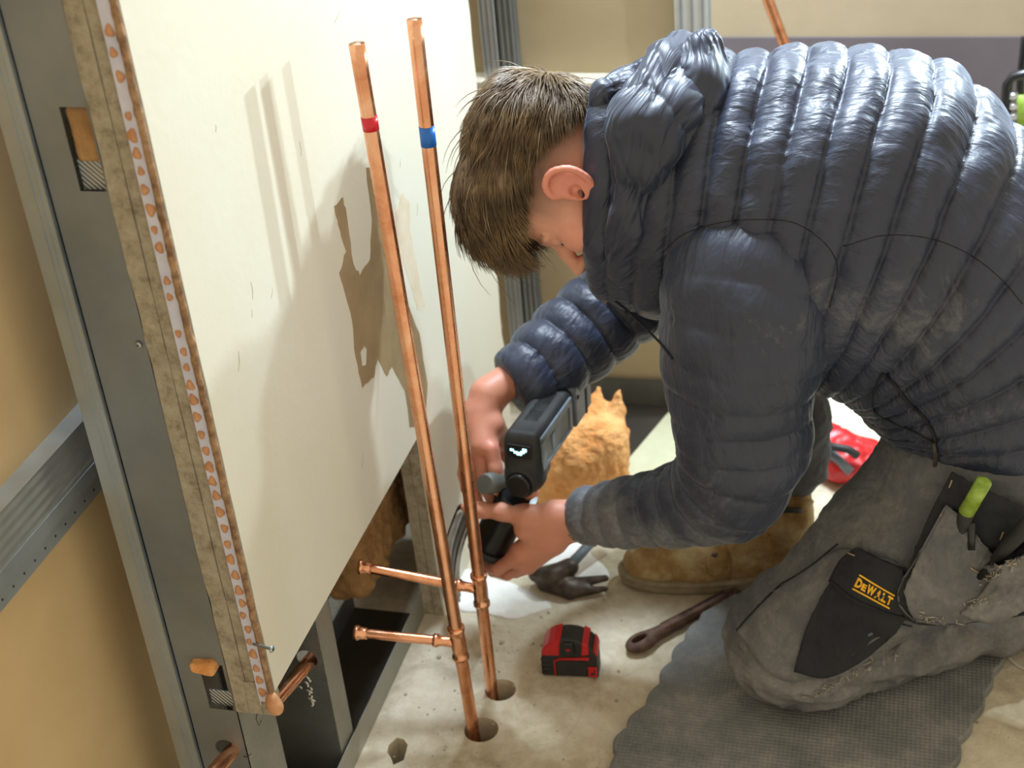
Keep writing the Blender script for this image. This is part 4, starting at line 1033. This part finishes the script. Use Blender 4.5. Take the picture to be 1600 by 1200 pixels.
# ---------------------------------------------------------------- quilted clothing
def dust_attr(o, fn):
    me = o.data; a = me.attributes.new('dust', 'FLOAT', 'POINT'); n = len(me.vertices); co = np.zeros(n*3, np.float32); me.vertices.foreach_get('co', co)
    a.data.foreach_set('value', np.clip(fn(co.reshape(-1, 3)), -.5, 1.4).astype(np.float32))
def quilt_loft(name, rings, nu, nv, period, amp, mat, parent, phase=0, ex=2.0, seed=0, wr=.004, ends=(0, 0), sharp=.46, pucker=.0026, ampf=None, seamn=.12):
    """rings: (centre, half-vector toward the back, half-vector toward the camera side). Quilted baffles run round the loft."""
    C_ = catmull([list(r[0])+list(r[1])+list(r[2]) for r in rings], nu)
    cc = C_[:, :3]; hb = C_[:, 3:6]; hs = C_[:, 6:9]
    t = np.concatenate([[0], np.cumsum(np.linalg.norm(np.diff(cc, axis=0), axis=1))])
    V = []; QV = []
    for i in range(nu):
        fade = 1.0
        if ends[0]: fade *= min(1, t[i]/ends[0])
        if ends[1]: fade *= min(1, (t[-1]-t[i])/ends[1])
        for j in range(nv):
            w = 2*math.pi*j/nv; c, s = math.cos(w), math.sin(w); c2 = math.copysign(abs(c)**(2/ex), c); s2 = math.copysign(abs(s)**(2/ex), s)
            d = hb[i]*c2+hs[i]*s2; L = math.sqrt(d@d)+1e-9; n = d/L; p = cc[i]+d
            s_ = t[i]/period+phase+seamn*noise.noise(Vector((p[0]*5+seed, p[1]*5, p[2]*5)))
            x = abs(math.sin(math.pi*s_)); q = x**sharp; near = (1-x)**2
            A = amp*(ampf(t[i]/t[-1], w) if ampf else 1)
            pk = noise.noise(Vector((w*L*95+seed, s_*.8, 3)))*pucker*(.35+near*1.6)*fade
            big = fbm((p[0]+seed, p[1], p[2]), 10, 2)*wr*1.8
            m = noise.noise(Vector((p[0]*34+seed, p[1]*16, p[2]*20))); crease = -max(0, .16-abs(m))*wr*.9
            V.append(tuple(p+n*((q-.8)*A*fade+pk+big+crease))); QV += [s_*1.5+seed, w*L*60, seed]
    Fc = [(i*nv+j, (i+1)*nv+j, (i+1)*nv+(j+1) % nv, i*nv+(j+1) % nv) for i in range(nu-1) for j in range(nv)]
    o = obj(name, V, Fc, mat, parent); a = o.data.attributes.new('q', 'FLOAT_VECTOR', 'POINT'); a.data.foreach_set('vector', np.array(QV, np.float32)); return o
def ringBF(Bp, Fp, w, Y, mid=.5):
    Bv = Vector((Bp[0], Y, Bp[1])); Fv = Vector((Fp[0], Y, Fp[1])); return ((Bv+Fv)/2, (Bv-Fv)/2, Vector((0, -w, 0)))
TY = 2.11
torso_r = [ringBF((-.430, 1.045), (-.455, .73), .085, 2.08), ringBF((-.478, 1.050), (-.492, .700), .100, 2.08), ringBF((-.405, 1.06), (-.45, .675), .145, 2.10),
    ringBF((-.31, 1.075), (-.36, .655), .195, 2.12), ringBF((-.20, 1.085), (-.27, .60), .22, 2.12), ringBF((-.08, 1.085), (-.19, .565), .235, 2.12), ringBF((.03, 1.065), (-.14, .545), .24, 2.12),
    ringBF((.12, .995), (-.11, .535), .235, 2.12), ringBF((.215, .905), (-.09, .525), .23, 2.12), ringBF((.30, .80), (-.075, .515), .225, 2.12), ringBF((.345, .67), (-.065, .505), .215, 2.11), ringBF((.365, .54), (-.055, .50), .205, 2.11),
    ringBF((.350, .50), (-.035, .485), .19, 2.11)]
jacket = quilt_loft('jacket', torso_r, 340, 240, .049, .019, 'jacket', body, .15, 2.15, 1, .008, (.03, .02), ampf=lambda u, w: .45+.55*max(0, math.cos(w-.5)))
dust_attr(jacket, lambda c: -.15+.8*np.exp(-((c[:, 0]-.0)**2/.02+(c[:, 2]-.80)**2/.006))+.3*(c[:, 2] < .66))
def limb_rings(pts, rad, squash=None):
    P_ = [Vector(p) for p in pts]; out = []; a = None
    for i, p in enumerate(P_):
        t = (P_[min(i+1, len(P_)-1)]-P_[max(i-1, 0)]).normalized()
        side = (-CF-t*(-CF).dot(t)).normalized(); b = t.cross(side)
        r = rad[i]; out.append((p, b*r, side*r*(squash or 1)))
    return out
# near sleeve
sl_pts = [at(1190, 345, 2.06), at(1182, 405, 1.99), at(1170, 475, 1.945), at(1160, 560, 1.915), at(1155, 640, 1.905), at(1160, 705, 1.900), at(1135, 762, 1.905), at(1075, 785, 1.925), at(1010, 797, 1.955), at(955, 806, 1.98), at(920, 811, 1.995), at(900, 812, 2.003), at(902, 812, 2.003)]
sl_rad = [.085, .128, .134, .122, .108, .104, .092, .072, .062, .056, .050, .040, .034]
sleeveL = quilt_loft('sleeve', limb_rings(sl_pts, sl_rad, .92), 260, 130, .048, .014, 'jacket', jacket, .3, 2.1, 7, .006, (.03, .015), .40, .0014, lambda u, w: .35+.65*min(1, max(0, (u-.45)/.2)), .35)
dust_attr(sleeveL, lambda c: -.05+1.1*np.clip((.42-c[:, 2])/.08, 0, 1)*(c[:, 0] < -.24)+.15*(c[:, 2] < .8))
# far sleeve
sr_pts = [at(1035, 390, 2.33), at(1005, 435, 2.35), at(952, 487, 2.32), at(900, 531, 2.27), at(852, 570, 2.21), at(818, 592, 2.17), at(798, 604, 2.15), at(802, 601, 2.155)]
sr_rad = [.08, .096, .090, .084, .076, .066, .050, .040]
sleeveR = quilt_loft('sleeve', limb_rings(sr_pts, sr_rad, .95), 170, 110, .06, .013, 'jacket', jacket, .1, 2.1, 17, .006, (.03, .015), .4, .0014, None, .3)
dust_attr(sleeveR, lambda c: .1+0*c[:, 0])
# lining just inside the collar and cuffs is the turned-in first ring; hood bunched behind the neck
hood = quilt_loft('hood', limb_rings([at(955, 440, 1.995), at(975, 385, 1.975), at(995, 310, 1.965), at(1008, 240, 1.965), at(1025, 180, 1.985), at(1050, 135, 2.05), at(1080, 112, 2.13), at(1100, 118, 2.24)],
    [.020, .034, .042, .052, .060, .062, .056, .04], .8), 170, 150, .135, .012, 'jacket', jacket, .55, 2.0, 31, .015, (.02, .02), .5, .0045, lambda u, w: .3+.7*u, .6)
dust_attr(hood, lambda c: -.3+0*c[:, 0])
hp_ = quilt_loft('hood_peak', limb_rings([at(1040, 205, 2.02), at(1062, 160, 2.03), at(1082, 118, 2.05), at(1098, 82, 2.07), at(1106, 58, 2.08), at(1109, 46, 2.085), at(1109, 44, 2.085)], [.030, .052, .052, .040, .024, .010, .002], .9), 110, 130, .09, .009, 'jacket', hood, .1, 2.0, 43, .016, (.01, .02), .5, .006, None, 1.0)
dust_attr(hp_, lambda c: -.3+0*c[:, 0])
fold = quilt_loft('collar_fold', limb_rings([at(930, 190, 2.03), at(950, 150, 2.05), at(985, 135, 2.08), at(1040, 125, 2.12)], [.018, .030, .036, .036], .9), 70, 90, .05, .010, 'jacket', hood, .2, 2.0, 53, .010, (.01, .02), .5, .004, None, .6)
dust_attr(fold, lambda c: -.3+0*c[:, 0])
bv = bvh_of(jacket, sleeveL, hood)
def stitched(name, pts, r, mat, parent, bvh, n=60, off=.001, seg=6):
    cl = catmull(pts, n); P_ = [cast(bvh, x, y, off) for x, y in cl]; P_ = [p for p in P_ if p is not None]
    return tube(name, P_, r, mat, parent, seg) if len(P_) > 1 else None
stitched('side_seam', [(1318, 385), (1380, 368), (1450, 372), (1510, 395), (1560, 432), (1598, 475)], .0009, 'lining', jacket, bvh=bv, off=-.0002)
stitched('armhole_seam', [(1035, 395), (1070, 365), (1130, 347), (1190, 343), (1240, 348), (1280, 372), (1303, 400), (1308, 430), (1296, 480)], .0009, 'lining', jacket, bv, 90, -.0002)
zp = stitched('pocket_zip', [(1378, 582), (1398, 600), (1420, 628), (1445, 652), (1460, 680), (1462, 695)], .0024, 'lining', jacket, bv, 40, .003, 8)
stitched('zip_pull', [(1462, 692), (1464, 705), (1463, 728)], .0034, 'dark_steel', jacket, bv, 8, .006, 8)
stitched('pocket_edge', [(1378, 582), (1368, 605), (1366, 640), (1395, 660), (1430, 675), (1458, 690)], .0014, 'lining', jacket, bv, 40)
stitched('front_zip', [(962, 470), (1000, 500), (1028, 530), (1052, 560)], .002, 'lining', jacket, bv, 30)

# ---------------------------------------------------------------- trousers
F_ = Field((-.36, 1.72, .0), (.46, 2.42, .66), .0035)
KN = Vector((-.158, 1.945, .118))
F_.chain([Vector((.20, 2.09, .56)), Vector((.12, 2.03, .44)), Vector((-.0, 1.985, .29)), KN], [.16, .135, .118, .100], .04)
F_.cone(KN, KN+Vector((.035, -.005, -.012)), .100, .092, .04)
F_.chain([KN+Vector((.03, .0, -.045)), Vector((.02, 2.02, .082)), Vector((.17, 2.10, .082)), Vector((.31, 2.16, .085))], [.078, .066, .062, .060], .02)
F_.chain([Vector((.20, 2.12, .56)), Vector((.0, 2.24, .56)), Vector((-.22, 2.33, .50))], [.15, .11, .085], .04)
F_.chain([Vector((-.235, 2.33, .47)), Vector((-.205, 2.29, .33)), Vector((-.185, 2.27, .26))], [.083, .074, .064], .03)
P, Q = F_.mesh(); P = smooth_verts(P, Q, 3); N = vnormals(P, Q)
def tr_d(p):
    a = fbm(p, 7, 3)*.012; near_knee = math.exp(-((p[0]+.05)**2/.03+(p[2]-.12)**2/.006)); s = noise.noise(Vector((p[0]*18+p[2]*14, p[1]*8, p[2]*20-p[0]*10)))
    return a+(1-abs(s)*2)*.006*(.5+1.0*near_knee+.8*(p[2] < .14))+fbm((p[0]*.5, p[1]*2, p[2]*3), 14, 3)*.006
P = P+N*np.array([tr_d(p) for p in P])[:, None]; P[:, 2] = np.maximum(P[:, 2], .0185)
trous = meshobj('trousers', P, Q, 'denim', body)
dust_attr(trous, lambda c: .0+.9*np.exp(-((c[:, 0]+.10)**2/.015+(c[:, 2]-.22)**2/.02))+.45*(c[:, 2] < .13)-1.0*(c[:, 1] > 2.2))
bt = bvh_of(trous)
def cloth(name, T, Bm, L, R, off, thick, mat, parent, nu=30, nv=24, puff=0, bvh=None, ripple=.0012):
    G = coons(T, Bm, L, R, nu, nv); out = []; bvh = bvh or bt
    base = [[cast(bvh, x, y, off) for x, y in r] for r in G]; ds = [(p-CO).length for r in base for p in r if p is not None]; dm = sum(ds)/len(ds)
    D = np.array([[(base[j][i]-CO).length if base[j][i] is not None else np.nan for i in range(nu)] for j in range(nv)])
    m = np.nanmedian(D); D = np.where(np.isnan(D), m, np.clip(D, m-.10, m+.06))
    for _ in range(2):
        E = np.pad(D, 1, mode='edge'); D = np.minimum(D, (E[:-2, 1:-1]+E[2:, 1:-1]+E[1:-1, :-2]+E[1:-1, 2:])/4)
    for j in range(nv):
        row = []
        for i in range(nu):
            u = i/(nu-1); v = j/(nv-1); p = CO+ray(*G[j, i]).normalized()*(D[j, i]-off-puff*math.sin(math.pi*u)*math.sin(math.pi*v)-ripple*fbm((u*5, v*5, off*900), 2, 3)*3)
            row.append(p)
        out.append(row)
    return sheet(name, out, thick, mat, parent), out
# knee-pad pocket
kp, _ = cloth('knee_pocket', [(1222, 915), (1270, 880), (1308, 858), (1330, 862)], [(1150, 985), (1200, 1050), (1262, 1062), (1385, 990)], [(1222, 915), (1185, 945), (1150, 985)], [(1330, 862), (1410, 890), (1385, 990)], .003, .004, 'denim', trous)
dust_attr(kp, lambda c: .25+0*c[:, 0])
kd, _ = cloth('reinforcement', [(1300, 905), (1335, 860), (1380, 876), (1424, 893)], [(1240, 1050), (1290, 1060), (1345, 1035), (1400, 990)], [(1300, 905), (1262, 975), (1240, 1050)], [(1424, 893), (1430, 940), (1400, 990)], .006, .003, 'denim_dark', trous)
lp, _ = cloth('logo_pocket', [(1337, 855), (1370, 872), (1410, 890)], [(1294, 908), (1330, 940), (1400, 965), (1424, 972)], [(1337, 855), (1312, 875), (1294, 908)], [(1410, 890), (1420, 930), (1424, 972)], .010, .003, 'denim_dark', trous)
b3 = bvh_of(trous, kp, kd, lp)
# embroidered logo, conforming to the pocket
LQ = {'tl': (1343, 897), 'tr': (1398, 930), 'br': (1390, 951), 'bl': (1332, 920)}
def lmap(u, v): return tuple((1-v)*((1-u)*LQ['tl'][k]+u*LQ['tr'][k])+v*((1-u)*LQ['bl'][k]+u*LQ['br'][k]) for k in (0, 1))
def letters():
    V = []; Fc = []; widths = [('D', 1.0, 1), ('E', .72, .78), ('W', 1.35, 1), ('A', 1.0, 1), ('L', .78, 1), ('T', .85, 1)]; tot = sum(w for _, w, _ in widths); x = 0
    for chx, w, hsc in widths:
        cu2 = bpy.data.curves.new('t', 'FONT'); cu2.body = chx; cu2.offset = .05; cu2.size = 1; cu2.resolution_u = 3
        ob = bpy.data.objects.new('t', cu2); scene.collection.objects.link(ob); dg = bpy.context.evaluated_depsgraph_get(); me = ob.evaluated_get(dg).to_mesh()
        co = [v.co.copy() for v in me.vertices]; x0 = min(c.x for c in co); x1 = max(c.x for c in co); y0 = min(c.y for c in co); y1 = max(c.y for c in co); n = len(V)
        for c in co:
            u = (x+.04*w+(c.x-x0)/(x1-x0)*w*.93)/tot; vv = .80-(c.y-y0)/(y1-y0)*.60*hsc; V.append((u, vv))
        Fc += [tuple(i+n for i in p.vertices) for p in me.polygons]; ob.evaluated_get(dg).to_mesh_clear(); bpy.data.objects.remove(ob); bpy.data.curves.remove(cu2); x += w
    for v0, v1 in ((-.02, .09), (.91, 1.02)):
        n = len(V)
        for k in range(9): V += [(k/8, v0), (k/8, v1)]
        Fc += [(n+2*k, n+2*k+1, n+2*k+3, n+2*k+2) for k in range(8)]
    return V, Fc
V, Fc = letters()
V3 = [cast(b3, *lmap(u, v), .0012) or at(*lmap(u, v), 1.87) for u, v in V]
obj('logo_lettering', V3, Fc, 'yellow', trous, False)
# holster pockets hanging at the hip
hpk, Gh = cloth('holster_pocket', [(1486, 738), (1540, 765), (1640, 810)], [(1402, 935), (1430, 975), (1530, 972), (1640, 955)], [(1486, 738), (1445, 820), (1402, 935)], [(1640, 810), (1645, 880), (1640, 955)], .016, .004, 'denim_dark', trous, 40, 34, .006)
b4 = bvh_of(trous, kp, lp, hpk)
op, _ = cloth('tool_pocket', [(1478, 790), (1508, 818), (1530, 845), (1560, 875)], [(1412, 925), (1430, 968), (1480, 975), (1535, 970)], [(1478, 790), (1440, 860), (1412, 925)], [(1560, 875), (1552, 920), (1535, 970)], .010, .004, 'denim', trous, 30, 30, .010, b4, .002)
dust_attr(op, lambda c: .3+0*c[:, 0])
op2, _ = cloth('tool_pocket', [(1562, 885), (1600, 868), (1640, 880)], [(1500, 960), (1548, 975), (1600, 955), (1640, 935)], [(1562, 885), (1530, 930), (1500, 960)], [(1640, 880), (1642, 905), (1640, 935)], .014, .004, 'denim', trous, 24, 20, .010, b4, .003)
dust_attr(op2, lambda c: .8+0*c[:, 0])
b5 = bvh_of(trous, kp, lp, hpk, op, op2)
for nm, pts in (('pocket_edge_binding', [(1478, 790), (1440, 860), (1404, 925), (1420, 962), (1450, 972), (1495, 978)]), ('pocket_mouth_binding', [(1478, 790), (1508, 818), (1530, 845), (1560, 878)])):
    stitched(nm, pts, .0018, 'denim', trous, b5, 50, .001)
for pts in ([(1488, 750), (1484, 762)], [(1474, 797), (1470, 806)], [(1326, 864), (1336, 868)], [(1516, 886), (1528, 894)], [(1562, 842), (1567, 830)]):
    stitched('bar_tack', pts, .0012, 'thread', trous, b5, 4, .002)
rnd = random.Random(12); parts = []
for (x0, y0, x1, y1, n) in ((1435, 962, 1500, 974, 22), (1530, 905, 1600, 868, 46), (1500, 945, 1545, 935, 16), (1255, 1092, 1310, 1062, 24), (1310, 1062, 1400, 1020, 30)):
    for k in range(n):
        t = rnd.random(); x = x0+(x1-x0)*t+rnd.gauss(0, 4); y = y0+(y1-y0)*t+rnd.gauss(0, 3); a = cast(b5, x, y, .001)
        if a is None: continue
        b_ = cast(b5, x+rnd.gauss(0, 6), y+rnd.gauss(2, 5), .003)
        if b_ is None or (b_-a).length > .03: continue
        m_ = (a+b_)/2-CF*.004; parts.append(tube_geo([a, m_, b_], [.0007, .0008, .0005], 4))
if parts: v, f = join_geo(parts); tag(obj('frayed_threads', v, f, 'frayed', trous), kind='stuff')
for pts in ([(1222, 912), (1262, 888), (1310, 850)], [(1150, 985), (1190, 942), (1222, 912)], [(1296, 915), (1332, 945), (1380, 966), (1424, 978)], [(1298, 906), (1334, 934), (1384, 956), (1422, 966)]):
    stitched('pocket_seam', pts, .0013, 'lining', trous, b5, 30, .0015)
# pen and screwdriver carried in the pockets (things of their own)
pn = empty('marker_pen', (0, 0, 0), 'green-capped marker pen standing in the hip pocket', 'pen')
a_ = at(1538, 752, 1.838); b_ = at(1510, 800, 1.845); c_ = at(1502, 822, 1.848)
tube('green_cap', [a_+(a_-b_)*.04, a_, b_], [.004, .0115, .0120], 'green', pn, 16); tube('barrel', [b_, at(1506, 815, 1.846), at(1495, 850, 1.86), at(1488, 870, 1.87)], [.012, .0115, .008, .004], 'black', pn, 16)
sheet('clip', [[at(1512+u*6, 818+k*14, 1.838) for u in range(3)] for k in range(4)], .0015, 'black_gloss', pn); rebase(pn, tuple(a_))
sd = empty('screwdriver', (0, 0, 0), 'black screwdriver sticking out of the worn pocket at the right edge', 'screwdriver')
tube('handle', [at(1625, 800, 1.83), at(1598, 828, 1.835), at(1575, 852, 1.84), at(1556, 875, 1.85)], [.013, .0125, .0115, .009], 'black', sd, 16); tube('shaft', [at(1558, 872, 1.85), at(1530, 902, 1.865)], .005, 'black_gloss', sd, 12); rebase(sd, tuple(at(1598, 828, 1.835)))

# ---------------------------------------------------------------- boots
def boot(toe, heel, ankle, top_r, name='boot'):
    d = (heel-toe); L = d.length; d = d.normalized(); n = Vector((-d.y, d.x, 0)); z = Vector((0, 0, 1)); ax_ = (d, n, z); mn = [min(toe[i], heel[i], ankle[i])-.09 for i in range(3)]; mx = [max(toe[i], heel[i], ankle[i])+.10 for i in range(3)]
    F_ = Field(mn, mx, .0032); P0 = lambda a, b, c: toe+d*a+n*b+z*c
    F_.ell(P0(.055, 0, .050), (.058, .048, .040), ax_, .03); F_.ell(P0(.12, .0, .055), (.075, .046, .044), ax_, .03)
    F_.cone(P0(.14, 0, .072), ankle, .048, .052, .04); F_.ell(P0(L-.055, 0, .050), (.055, .040, .045), ax_, .03); F_.cone(P0(.15, 0, .05), P0(L-.05, 0, .05), .042, .040, .03)
    F_.cone(ankle, ankle+z*.05, .054, top_r, .02); F_.cone(P0(L-.06, 0, .06), ankle, .042, .05, .03)
    F_.box(Matrix.Translation(P0(L/2, 0, -.035)), (.3, .3, .055), .001, .004, 'sub'); F_.ell(ankle+z*.105, (.045, .045, .06), None, .004, 'sub')
    P, Q = F_.mesh(); P = smooth_verts(P, Q, 2); N = vnormals(P, Q); P = P+N*np.array([fbm(p, 26, 3)*.005+(1-abs(noise.noise(Vector(((p-np.array(toe))@np.array(d)*30, p[1]*6, p[2]*22))))*2)*.0015 for p in P])[:, None]
    up_ = meshobj(name, P, Q, 'suede', body)
    # welted outsole
    prof = []
    for k in range(48):
        a = 2*math.pi*k/48; c, s = math.cos(a), math.sin(a); w = .053 if c < .2 else .044; w = w-.006*math.exp(-(c-.15)**2/.05)
        prof.append((L/2-.004+(L/2+.008)*math.copysign(abs(c)**.8, c), w*math.copysign(abs(s)**.75, s)))
    V = []; lv = [(0, .96), (.003, 1), (.012, 1.0), (.014, .985), (.017, .985), (.019, 1.02), (.026, 1.02), (.029, .98), (.029, .6)]
    for zz, sc_ in lv:
        for a, b in prof: V.append(P0(L/2+(a-L/2)*sc_, b*sc_, zz+(.006*max(0, 1-a/.06) if zz > .01 else .005*max(0, 1-a/.05))))
    m = len(prof); Fc = [(i*m+k, i*m+(k+1) % m, (i+1)*m+(k+1) % m, (i+1)*m+k) for i in range(len(lv)-1) for k in range(m)]; Fc.append(tuple(range(m))[::-1])
    obj('outsole', V, Fc, 'sole', up_); return up_
toe = onz(974, 925); heel = toe+(onz(1150, 948)-onz(1040, 948)).normalized()*.37; toe.y += .035; heel.y += .05
ank = toe+(heel-toe)*.79+Vector((0, 0, .135))
bootR = boot(toe, heel, ank, .056)
bb = bvh_of(bootR)
stitched('quarter_seam', [(1136, 860), (1140, 885), (1138, 915)], .0022, 'suede', bootR, bb, 20)
stitched('eyelet', [(1112, 866), (1120, 868)], .0040, 'dark_steel', bootR, bb, 4)
stitched('toe_seam', [(1100, 868), (1104, 890), (1112, 900), (1136, 902)], .0016, 'suede', bootR, bb, 20)
stitched('collar_roll', [(1200, 792), (1225, 785), (1260, 784), (1290, 786)], .006, 'suede', bootR, bb, 20)
stitched('pull_tab', [(1222, 796), (1236, 796), (1250, 797)], .0055, 'black', bootR, bb, 6, .003)
toe2 = Vector((.56, 2.26, .02)); 
bootL = boot(Vector((.60, 2.26, .0)), Vector((.33, 2.18, .0)), Vector((.38, 2.20, .11)), .052)
